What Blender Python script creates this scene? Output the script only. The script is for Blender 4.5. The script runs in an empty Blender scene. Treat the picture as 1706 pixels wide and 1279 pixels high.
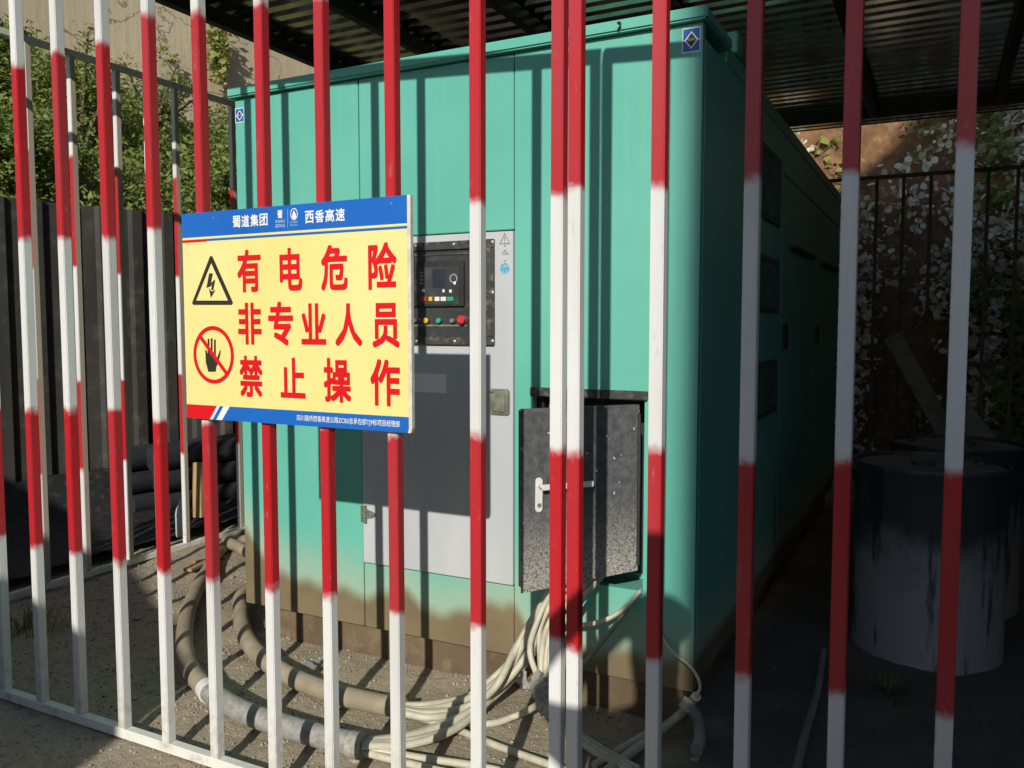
import bpy, bmesh, math, random
import numpy as np
from mathutils import Vector, Matrix, noise as mnoise

random.seed(7); rng = np.random.default_rng(7)
sc = bpy.context.scene
COL = sc.collection

# ------------------------------------------------------------------ camera
FPX, YAW, PITCH, CAMH = 1393.2, math.radians(27.06), math.radians(3.94), 1.31
cy, sy, cp, sp = math.cos(YAW), math.sin(YAW), math.cos(PITCH), math.sin(PITCH)
FWD = Vector((-sy*cp, cy*cp, -sp)); RGT = Vector((cy, sy, 0)); UPV = RGT.cross(FWD)
CAMP = Vector((0, 0, CAMH))
cd = bpy.data.cameras.new('camera'); cam = bpy.data.objects.new('camera', cd); COL.objects.link(cam)
cd.sensor_fit = 'HORIZONTAL'; cd.sensor_width = 36.0; cd.lens = FPX/1706*36.0
cd.clip_start = 0.02; cd.clip_end = 800
cam.matrix_world = Matrix.Translation(CAMP) @ Matrix((RGT, UPV, -FWD)).transposed().to_4x4()
sc.camera = cam

# ------------------------------------------------------------------ light
AZ, EL = math.radians(16.4), math.radians(25.0)
LIGHT = Vector((-math.sin(AZ)*math.cos(EL), math.cos(AZ)*math.cos(EL), -math.sin(EL)))
world = bpy.data.worlds.new('World'); sc.world = world; world.use_nodes = True
wn = world.node_tree.nodes; wl = world.node_tree.links
bg = wn.get('Background') or wn.new('ShaderNodeBackground')
sky = wn.new('ShaderNodeTexSky'); sky.sky_type = 'NISHITA'; sky.sun_disc = False
sky.sun_elevation = EL; sky.sun_rotation = math.pi - AZ
sky.air_density = 1.0; sky.dust_density = 0.6; sky.ozone_density = 2.5
wl.new(sky.outputs[0], bg.inputs[0]); bg.inputs[1].default_value = 0.092
sl = bpy.data.lights.new('sun', 'SUN'); sl.energy = 4.3; sl.angle = math.radians(0.53); sl.color = (1.0, 0.94, 0.85)
so = bpy.data.objects.new('sun', sl); COL.objects.link(so)
so.rotation_euler = LIGHT.to_track_quat('-Z', 'Y').to_euler(); so.location = (3, -9, 8)
sc.view_settings.view_transform = 'Standard'; sc.view_settings.look = 'None'
sc.view_settings.exposure = 0.0; sc.view_settings.gamma = 1.0
sc.view_settings.use_curve_mapping = False
sc.cycles.max_bounces = 8

# ------------------------------------------------------------------ pixel -> place
def ray(x, y): return FWD + RGT*((x-853)/FPX) - UPV*((y-639.5)/FPX)
def PY(x, y, Y): d = ray(x, y); return CAMP + d*(Y/d.y)
def PX(x, y, X): d = ray(x, y); return CAMP + d*(X/d.x)
def PZ(x, y, Z=0.0): d = ray(x, y); return CAMP + d*((Z-CAMH)/d.z)
def SP(s, a, z=0.0):   # s across the sunlight, a along it
    return Vector((s*math.cos(AZ)-a*math.sin(AZ), s*math.sin(AZ)+a*math.cos(AZ), z))

# ------------------------------------------------------------------ materials
def new_mat(name):
    m = bpy.data.materials.new(name); m.use_nodes = True
    nt = m.node_tree; b = nt.nodes['Principled BSDF']
    return m, nt, b
def N(nt, t, **kw):
    n = nt.nodes.new(t)
    for k, v in kw.items():
        if k.startswith('i_'):
            key = k[2:]; key = int(key) if key.isdigit() else key.replace('_', ' ')
            n.inputs[key].default_value = v
        else: setattr(n, k, v)
    return n
def L(nt, a, ao, b, bi): nt.links.new(a.outputs[ao], b.inputs[bi])
def c4(c): return (c[0], c[1], c[2], 1.0)
def mixrgb(nt, fac, a, b, blend='MIX'):
    n = nt.nodes.new('ShaderNodeMix'); n.data_type = 'RGBA'; n.blend_type = blend
    for sock, v in ((0, fac), (6, a), (7, b)):
        if isinstance(v, tuple) and hasattr(v[0], 'outputs'): nt.links.new(v[0].outputs[v[1]], n.inputs[sock])
        elif isinstance(v, tuple) and sock: n.inputs[sock].default_value = c4(v)
        else: n.inputs[sock].default_value = v
    return (n, 2)
def math_n(nt, op, a, b=None, clamp=False):
    n = nt.nodes.new('ShaderNodeMath'); n.operation = op; n.use_clamp = clamp
    for i, v in enumerate((a, b)):
        if v is None: continue
        if isinstance(v, tuple): nt.links.new(v[0].outputs[v[1]], n.inputs[i])
        else: n.inputs[i].default_value = v
    return (n, 0)
def smooth(nt, v, lo, hi, to0=0.0, to1=1.0):
    n = nt.nodes.new('ShaderNodeMapRange'); n.interpolation_type = 'SMOOTHSTEP'
    nt.links.new(v[0].outputs[v[1]], n.inputs[0])
    n.inputs[1].default_value = lo; n.inputs[2].default_value = hi; n.inputs[3].default_value = to0; n.inputs[4].default_value = to1
    return (n, 0)
def noise_n(nt, scale, detail=4, vec=None, stretch=None, rough=0.55):
    n = N(nt, 'ShaderNodeTexNoise'); n.inputs['Scale'].default_value = scale
    n.inputs['Detail'].default_value = detail; n.inputs['Roughness'].default_value = rough
    if vec is None:
        g = N(nt, 'ShaderNodeNewGeometry'); vec = (g, 0)
    if stretch:
        mp = N(nt, 'ShaderNodeMapping'); mp.inputs['Scale'].default_value = stretch
        nt.links.new(vec[0].outputs[vec[1]], mp.inputs[0]); vec = (mp, 0)
    nt.links.new(vec[0].outputs[vec[1]], n.inputs['Vector'])
    return (n, 0)
def link(nt, src, dst): nt.links.new(src[0].outputs[src[1]], dst)
def bump(nt, b, h, strength=0.3, dist=0.01):
    n = N(nt, 'ShaderNodeBump'); n.inputs['Strength'].default_value = strength; n.inputs['Distance'].default_value = dist
    link(nt, h, n.inputs['Height']); nt.links.new(n.outputs[0], b.inputs['Normal'])
def simple(name, col, rough=0.6, metal=0.0, var=0.25, scale=8, dirt=None, dirt_amt=0.4, bmp=0.1, bscale=60, spec=0.5, stretch=None):
    m, nt, b = new_mat(name)
    n1 = noise_n(nt, scale, 5, stretch=stretch)
    dark = tuple(c*(1-var) for c in col); lite = tuple(min(1, c*(1+var*.6)) for c in col)
    cc = mixrgb(nt, smooth(nt, n1, .3, .7), dark, lite)
    if dirt:
        n2 = noise_n(nt, scale*2.7, 6, rough=.65)
        f = smooth(nt, n2, .5, .72, 0, dirt_amt)
        cc = mixrgb(nt, f, cc, dirt)
    link(nt, cc, b.inputs['Base Color'])
    b.inputs['Roughness'].default_value = rough; b.inputs['Metallic'].default_value = metal
    b.inputs['Specular IOR Level'].default_value = spec
    if bmp: bump(nt, b, noise_n(nt, bscale, 4), bmp, .004)
    return m

def band_paint():
    m, nt, b = new_mat('banded_paint')
    tc = N(nt, 'ShaderNodeTexCoord'); sep = N(nt, 'ShaderNodeSeparateXYZ'); L(nt, tc, 'Object', sep, 0)
    geo = N(nt, 'ShaderNodeNewGeometry')
    nz = noise_n(nt, 34, 3, (geo, 0)); nz2 = noise_n(nt, 9, 2, (geo, 0), rough=.4)
    z = math_n(nt, 'ADD', (sep, 2), math_n(nt, 'MULTIPLY', math_n(nt, 'SUBTRACT', nz, .5), .035))
    z = math_n(nt, 'ADD', z, math_n(nt, 'MULTIPLY', math_n(nt, 'SUBTRACT', nz2, .5), .06))
    def at(nm):
        a = N(nt, 'ShaderNodeAttribute'); a.attribute_type = 'OBJECT'; a.attribute_name = nm; return (a, 2)
    def above(nm, w=.016):   # 1 above the edge
        d = math_n(nt, 'SUBTRACT', z, at(nm)); return smooth(nt, d, -w, w)
    r1 = math_n(nt, 'MULTIPLY', above('edge_a'), math_n(nt, 'SUBTRACT', 1.0, above('edge_b')))
    r2 = math_n(nt, 'MULTIPLY', above('edge_c'), math_n(nt, 'SUBTRACT', 1.0, above('edge_d')))
    red = math_n(nt, 'MAXIMUM', r1, r2)
    sn = N(nt, 'ShaderNodeSeparateXYZ'); L(nt, geo, 'True Normal', sn, 0)
    inner = math_n(nt, 'MULTIPLY', math_n(nt, 'GREATER_THAN', (sn, 0), .6), at('bare_inside'))   # side fence: sprayed from outside only
    red = math_n(nt, 'MULTIPLY', red, math_n(nt, 'SUBTRACT', 1.0, math_n(nt, 'MULTIPLY', inner, .93)))
    ns = noise_n(nt, 6, 5, (geo, 0), (1, 1, .18))
    white = mixrgb(nt, smooth(nt, ns, .35, .75), (.70, .71, .70), (.58, .58, .55))
    rr = mixrgb(nt, smooth(nt, ns, .3, .7), (.47, .012, .019), (.40, .032, .040))
    white = mixrgb(nt, inner, white, (.52, .47, .38))
    cc = mixrgb(nt, red, white, rr)
    # scuffs and grime
    nd = noise_n(nt, 55, 6, (geo, 0), (1, 1, .25), rough=.7)
    cc = mixrgb(nt, smooth(nt, nd, .6, .76, 0, .5), cc, (.33, .27, .22))
    low = smooth(nt, (sep, 2), .0, .30, .55, 0)
    cc = mixrgb(nt, math_n(nt, 'MULTIPLY', low, smooth(nt, nz, .35, .7)), cc, (.42, .36, .27))
    link(nt, cc, b.inputs['Base Color'])
    b.inputs['Roughness'].default_value = .42
    bump(nt, b, noise_n(nt, 120, 3, (geo, 0)), .08, .002)
    return m
M = {}
M['band'] = band_paint()
M['railwhite'] = simple('rail_paint', (.74, .74, .68), .45, var=.1, scale=5, dirt=(.36, .30, .22), dirt_amt=.6)
M['backfence'] = simple('old_fence_paint', (.075, .065, .06), .6, var=.3, dirt=(.14, .09, .06))

def teal_mat():
    m, nt, b = new_mat('teal_paint')
    geo = N(nt, 'ShaderNodeNewGeometry'); sep = N(nt, 'ShaderNodeSeparateXYZ'); L(nt, geo, 0, sep, 0)
    n1 = noise_n(nt, 1.6, 4, (geo, 0)); n2 = noise_n(nt, 14, 5, (geo, 0)); 
    base = mixrgb(nt, smooth(nt, n1, .3, .7), (.110, .425, .335), (.140, .475, .380))
    # chalky vertical streaks and rust runs from the top
    st = noise_n(nt, 22, 4, (geo, 0), (1, 1, .035), rough=.6)
    base = mixrgb(nt, smooth(nt, st, .55, .8, 0, .28), base, (.25, .52, .36))
    top = smooth(nt, (sep, 2), 1.75, 2.28)
    st2 = noise_n(nt, 30, 3, (geo, 0), (1, 1, .02), rough=.7)
    rust = math_n(nt, 'MULTIPLY', smooth(nt, st2, .64, .74), math_n(nt, 'MULTIPLY', top, .65))
    base = mixrgb(nt, rust, base, (.26, .25, .08))
    # dried mud thrown up from the ground
    nx = N(nt, 'ShaderNodeTexNoise'); nx.noise_dimensions = '1D'; nx.inputs['Scale'].default_value = 2.6; nx.inputs['Detail'].default_value = 2
    link(nt, (sep, 0), nx.inputs['W'])
    zz = math_n(nt, 'SUBTRACT', (sep, 2), math_n(nt, 'MULTIPLY', (nx, 0), .30))
    zz = math_n(nt, 'ADD', zz, math_n(nt, 'MULTIPLY', math_n(nt, 'SUBTRACT', n2, .5), .018))
    left = smooth(nt, (sep, 0), -2.34, -2.66)            # the left corner is dusted higher
    zz = math_n(nt, 'SUBTRACT', zz, math_n(nt, 'MULTIPLY', left, .20))
    right = smooth(nt, (sep, 0), -1.34, -1.24)
    zz = math_n(nt, 'ADD', zz, math_n(nt, 'MULTIPLY', right, .05))
    dust = smooth(nt, zz, .36, .10, 0, .60); mud = smooth(nt, zz, .155, .085)
    base = mixrgb(nt, dust, base, (.42, .41, .29))
    nm = noise_n(nt, 5, 5, (geo, 0))
    mudc = mixrgb(nt, smooth(nt, nm, .3, .7), (.145, .095, .046), (.195, .135, .070))
    base = mixrgb(nt, math_n(nt, 'MULTIPLY', mud, .93), base, mudc)
    spk = noise_n(nt, 70, 2, (geo, 0)); 
    base = mixrgb(nt, smooth(nt, spk, .73, .77, 0, .45), base, (.05, .10, .08))
    link(nt, base, b.inputs['Base Color'])
    r = smooth(nt, zz, .1, .4, .85, .42); link(nt, r, b.inputs['Roughness'])
    bump(nt, b, noise_n(nt, 2.2, 2, (geo, 0)), .25, .02)
    return m
M['teal'] = teal_mat()
M['ventdark'] = simple('dark_teal_grille', (.035, .10, .085), .55, var=.3)
def greydoor_mat():
    m, nt, b = new_mat('grey_door_paint')
    geo = N(nt, 'ShaderNodeNewGeometry')
    n1 = noise_n(nt, 4, 5, (geo, 0), (1, 1, .3)); n2 = noise_n(nt, 40, 5, (geo, 0), (1, 1, .2), rough=.7)
    cc = mixrgb(nt, smooth(nt, n1, .3, .75), (.50, .52, .53), (.43, .46, .49))
    cc = mixrgb(nt, smooth(nt, n2, .55, .8, 0, .35), cc, (.62, .60, .53))
    link(nt, cc, b.inputs['Base Color']); b.inputs['Roughness'].default_value = .5
    return m
M['greydoor'] = greydoor_mat()
M['darksteel'] = simple('galvanised_dark_steel', (.10, .105, .115), .45, metal=.35, var=.3, scale=3, dirt=(.42, .40, .34), dirt_amt=.5, bscale=90, bmp=.15)
def speck_steel():
    m, nt, b = new_mat('spattered_grey_steel')
    geo = N(nt, 'ShaderNodeNewGeometry'); sep = N(nt, 'ShaderNodeSeparateXYZ'); L(nt, geo, 0, sep, 0)
    v = N(nt, 'ShaderNodeTexVoronoi'); v.inputs['Scale'].default_value = 130; link(nt, (geo, 0), v.inputs['Vector'])
    n1 = noise_n(nt, 45, 6, (geo, 0), rough=.75)
    cc = mixrgb(nt, smooth(nt, n1, .35, .7), (.050, .054, .062), (.115, .12, .128))
    low = smooth(nt, (sep, 2), .80, .46, .04, .92)
    n2 = noise_n(nt, 160, 3, (geo, 0), rough=.7)
    cc = mixrgb(nt, math_n(nt, 'MULTIPLY', low, smooth(nt, n2, .34, .60)), cc, (.46, .44, .38))
    n3 = noise_n(nt, 38, 2, (geo, 0)); cc = mixrgb(nt, smooth(nt, n3, .70, .73), cc, (.55, .53, .47))
    link(nt, cc, b.inputs['Base Color']); b.inputs['Roughness'].default_value = .55
    return m
M['speck'] = speck_steel()
M['black'] = simple('black_rubber', (.022, .022, .023), .55, var=.2, dirt=(.16, .15, .12), dirt_amt=.35, bmp=.05)
M['frame'] = simple('dusty_dark_frame', (.045, .047, .047), .5, var=.3, scale=14, dirt=(.30, .28, .20), dirt_amt=.55)
M['glassy'] = simple('dusty_black_fascia', (.050, .053, .055), .22, var=.2, scale=6, dirt=(.14, .14, .12), dirt_amt=.35, bmp=0)
M['chrome'] = simple('bright_steel', (.62, .61, .58), .35, metal=.8, var=.15, dirt=(.35, .28, .2), dirt_amt=.3)
M['latch'] = simple('olive_dusty_latch', (.19, .20, .155), .5, metal=.2, var=.3, scale=30, dirt=(.42, .40, .32), dirt_amt=.5)
M['mud'] = simple('mud_caked_steel', (.135, .095, .055), .9, var=.25, scale=5, dirt=(.23, .18, .11), dirt_amt=.6, bmp=.3, bscale=40)
M['red'] = simple('red_plastic', (.65, .04, .05), .35, var=.1, bmp=0)
M['yellow'] = simple('yellow_plastic', (.75, .47, .02), .35, var=.1, bmp=0)
M['green'] = simple('green_plastic', (.04, .38, .20), .35, var=.1, bmp=0)
M['whiteplastic'] = simple('white_plastic', (.72, .72, .70), .4, var=.08, bmp=0)
M['printblack'] = simple('black_print', (.03, .026, .018), .5, var=.05, bmp=0)
M['printred'] = simple('red_print', (.66, .008, .014), .42, var=.04, bmp=0)
M['printblue'] = simple('blue_print', (.012, .13, .50), .4, var=.06, scale=3, bmp=0)
M['printwhite'] = simple('white_print', (.80, .82, .84), .45, var=.03, bmp=0)
M['faintprint'] = simple('dim_grey_print', (.30, .30, .29), .5, var=.1, bmp=0)
M['printpale'] = simple('pale_blue_print', (.40, .60, .82), .45, var=.03, bmp=0)
M['printgrey'] = simple('grey_print', (.16, .17, .18), .5, var=.05, bmp=0)
def sign_yellow():
    m, nt, b = new_mat('yellow_sign_film')
    geo = N(nt, 'ShaderNodeNewGeometry')
    n1 = noise_n(nt, 3.2, 4, (geo, 0)); n2 = noise_n(nt, 26, 5, (geo, 0), rough=.7)
    cc = mixrgb(nt, smooth(nt, n1, .3, .7), (.80, .68, .235), (.83, .73, .31))
    cc = mixrgb(nt, smooth(nt, n2, .6, .85, 0, .5), cc, (.60, .55, .22))
    link(nt, cc, b.inputs['Base Color']); b.inputs['Roughness'].default_value = .38
    bump(nt, b, noise_n(nt, 5, 2, (geo, 0)), .15, .01)
    return m
M['signyellow'] = sign_yellow()
M['foam'] = simple('sign_foam_edge', (.62, .60, .52), .8, var=.2, scale=30, dirt=(.3, .27, .2))
M['cable'] = simple('cream_cable_sheath', (.52, .49, .38), .55, var=.12, scale=12, dirt=(.33, .28, .19), dirt_amt=.6, bmp=.08)
M['conduit'] = simple('dusty_cream_conduit', (.33, .28, .195), .75, var=.2, scale=7, dirt=(.24, .20, .13), dirt_amt=.7, bmp=.2, bscale=90)
M['greyconduit'] = simple('scuffed_grey_conduit', (.30, .295, .27), .6, var=.25, scale=40, dirt=(.46, .43, .36), dirt_amt=.6, bmp=.2, bscale=120, stretch=(1, 1, 1))
M['tape'] = simple('grey_tape', (.34, .33, .29), .6, var=.3, scale=60, bmp=.3)
M['hose'] = simple('grey_corrugated_hose', (.24, .235, .21), .6, var=.2)

def ground_mat():
    m, nt, b = new_mat('gravelly_dirt')
    geo = N(nt, 'ShaderNodeNewGeometry')
    a = noise_n(nt, 2.2, 5, (geo, 0)); c = noise_n(nt, 34, 6, (geo, 0), rough=.7); d = noise_n(nt, 140, 3, (geo, 0), rough=.7)
    cc = mixrgb(nt, smooth(nt, a, .3, .7), (.38, .315, .21), (.29, .25, .18))
    cc = mixrgb(nt, smooth(nt, c, .35, .7), cc, (.44, .38, .27))
    cc = mixrgb(nt, smooth(nt, d, .56, .72, 0, .75), cc, (.11, .09, .065))
    cc = mixrgb(nt, smooth(nt, d, .38, .28, 0, .75), cc, (.60, .54, .44))
    sep = N(nt, 'ShaderNodeSeparateXYZ'); L(nt, geo, 0, sep, 0)      # right-hand ground painted darker to deepen the shade there
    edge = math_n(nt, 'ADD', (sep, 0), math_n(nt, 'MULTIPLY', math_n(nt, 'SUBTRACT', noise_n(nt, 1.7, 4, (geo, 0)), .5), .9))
    oil = math_n(nt, 'MULTIPLY', smooth(nt, edge, -.95, -.55), smooth(nt, (sep, 1), 1.35, 1.9))  # the oil mask only holds this painted shade
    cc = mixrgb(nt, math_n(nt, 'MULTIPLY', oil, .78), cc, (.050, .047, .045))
    link(nt, cc, b.inputs['Base Color']); b.inputs['Roughness'].default_value = .95
    h = math_n(nt, 'ADD', math_n(nt, 'MULTIPLY', c, .7), math_n(nt, 'MULTIPLY', d, .35))
    bump(nt, b, h, .8, .018)
    return m
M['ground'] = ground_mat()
M['stone'] = simple('pale_gravel', (.36, .32, .25), .9, var=.4, scale=9, bmp=.3)
def concrete_mat():
    m, nt, b = new_mat('weathered_concrete')
    geo = N(nt, 'ShaderNodeNewGeometry')
    a = noise_n(nt, .55, 5, (geo, 0)); c = noise_n(nt, 9, 6, (geo, 0), (1, 1, .07), rough=.6); d = noise_n(nt, 18, 6, (geo, 0), rough=.7)
    cc = mixrgb(nt, smooth(nt, a, .3, .7), (.345, .29, .195), (.425, .36, .25))
    cc = mixrgb(nt, smooth(nt, c, .50, .70, 0, .45), cc, (.25, .24, .155))
    cc = mixrgb(nt, smooth(nt, d, .55, .75, 0, .4), cc, (.50, .43, .31))
    e = noise_n(nt, 40, 4, (geo, 0)); cc = mixrgb(nt, smooth(nt, e, .68, .74, 0, .6), cc, (.12, .10, .07))
    vo = N(nt, 'ShaderNodeTexVoronoi'); vo.feature = 'DISTANCE_TO_EDGE'; vo.inputs['Scale'].default_value = .55
    nd = noise_n(nt, 2.5, 5, (geo, 0)); va = N(nt, 'ShaderNodeVectorMath'); va.operation = 'ADD'; link(nt, (geo, 0), va.inputs[0]); nt.links.new(nd[0].outputs[1], va.inputs[1]); nt.links.new(va.outputs[0], vo.inputs['Vector'])
    cc = mixrgb(nt, smooth(nt, (vo, 0), .010, .003, 0, .7), cc, (.09, .07, .045))
    link(nt, cc, b.inputs['Base Color']); b.inputs['Roughness'].default_value = .92
    bump(nt, b, math_n(nt, 'ADD', c, math_n(nt, 'MULTIPLY', d, .6)), .5, .02)
    return m
M['concrete'] = concrete_mat()
M['earth'] = simple('red_brown_earth', (.175, .088, .040), .95, var=.45, scale=5, dirt=(.30, .20, .11), dirt_amt=.7, bmp=.6, bscale=22)
M['bankearth'] = simple('bank_soil', (.13, .105, .06), .95, var=.4, scale=4, dirt=(.10, .12, .05), dirt_amt=.6, bmp=.5, bscale=20)
M['hoard'] = simple('charcoal_sheet', (.045, .042, .038), .48, var=.35, scale=3, dirt=(.13, .12, .10), dirt_amt=.4, bmp=.1, stretch=(1, 1, .3))
M['roofsheet'] = simple('dusty_zinc_sheet', (.60, .57, .51), .13, metal=1.0, var=.25, scale=3.5, dirt=(.25, .21, .16), dirt_amt=.4, bmp=.10, bscale=9)
M['rafter'] = simple('black_painted_steel', (.022, .021, .024), .55, var=.3, dirt=(.08, .06, .05))
M['bluesteel'] = simple('blue_painted_steel', (.03, .075, .095), .5, var=.3)
M['drumdark'] = None
def drum_mat():
    m, nt, b = new_mat('scuffed_drum_paint')
    tc = N(nt, 'ShaderNodeTexCoord'); sep = N(nt, 'ShaderNodeSeparateXYZ'); L(nt, tc, 'Object', sep, 0)
    n1 = noise_n(nt, 5, 6, (tc, 3), rough=.65); n2 = noise_n(nt, 8, 5, (tc, 3), (1, 1, .12), rough=.6)
    zz = math_n(nt, 'ADD', (sep, 2), math_n(nt, 'MULTIPLY', math_n(nt, 'SUBTRACT', n1, .5), .5))
    cc = mixrgb(nt, smooth(nt, zz, .42, .66), (.27, .28, .29), (.04, .055, .062))
    cc = mixrgb(nt, smooth(nt, n2, .54, .62, 0, .9), cc, (.02, .025, .027))
    n3 = noise_n(nt, 28, 6, (tc, 3), rough=.7); cc = mixrgb(nt, smooth(nt, n3, .62, .7, 0, .7), cc, (.12, .07, .04))
    link(nt, cc, b.inputs['Base Color']); b.inputs['Roughness'].default_value = .5
    bump(nt, b, n1, .3, .03)
    return m
M['drumdark'] = drum_mat()
M['drumtop'] = simple('dusty_drum_lid', (.13, .135, .135), .55, var=.35, scale=9, dirt=(.25, .23, .19), dirt_amt=.5)
M['wood'] = simple('raw_timber', (.42, .27, .12), .8, var=.3, scale=6, stretch=(6, 6, .4), bmp=.2)
M['greywood'] = simple('grey_timber', (.22, .20, .17), .85, var=.3, scale=6, bmp=.2)
M['pipe'] = simple('black_poly_pipe', (.03, .033, .04), .35, var=.2, bmp=.05)
M['render'] = simple('grey_render', (.20, .22, .25), .9, var=.15)
M['tiles'] = simple('grey_roofing', (.13, .13, .14), .8, var=.2)
M['windowglass'] = simple('dark_window', (.03, .04, .05), .1, var=.1, bmp=0)
M['cloth'] = simple('navy_cloth', (.05, .06, .09), .9, var=.2)
M['skin'] = simple('skin', (.45, .28, .19), .6, var=.1)
M['clear'] = simple('cloudy_plastic', (.55, .58, .58), .25, var=.1, bmp=0)
def leaf_mat(name, c1, c2, c3, rough=.5, trans=.32, scale=1.4, spec=.4):
    m, nt, b = new_mat(name)
    geo = N(nt, 'ShaderNodeNewGeometry')
    n1 = noise_n(nt, scale, 3, (geo, 0))
    cc = mixrgb(nt, smooth(nt, n1, .35, .65), c1, c2)
    cc = mixrgb(nt, math_n(nt, 'MULTIPLY', (geo, 8), .75), cc, c3)   # random per island
    link(nt, cc, b.inputs['Base Color']); b.inputs['Roughness'].default_value = rough
    b.inputs['Specular IOR Level'].default_value = spec
    tr = N(nt, 'ShaderNodeBsdfTranslucent'); link(nt, cc, tr.inputs[0])
    mx = N(nt, 'ShaderNodeMixShader'); mx.inputs[0].default_value = trans
    out = nt.nodes['Material Output']
    nt.links.new(b.outputs[0], mx.inputs[1]); nt.links.new(tr.outputs[0], mx.inputs[2]); nt.links.new(mx.outputs[0], out.inputs[0])
    return m
M['leafbank'] = leaf_mat('bank_leaves', (.18, .26, .05), (.10, .18, .035), (.32, .34, .10))
M['leafshrub'] = leaf_mat('shrub_leaves', (.11, .20, .04), (.16, .24, .055), (.25, .30, .07))
M['leafpale'] = leaf_mat('pale_leaves', (.62, .61, .48), (.48, .50, .36), (.72, .70, .60), .4, .1, 3, .4)
M['leafyellow'] = leaf_mat('yellow_green_leaves', (.30, .34, .08), (.24, .30, .06), (.38, .36, .14))
M['leafgreen'] = leaf_mat('fresh_leaves', (.16, .25, .06), (.20, .30, .08), (.32, .36, .14))
M['twig'] = simple('dry_twig', (.14, .10, .06), .9, var=.3)
M['grass'] = leaf_mat('grass_blades', (.10, .14, .03), (.14, .16, .04), (.22, .20, .08))

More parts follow.
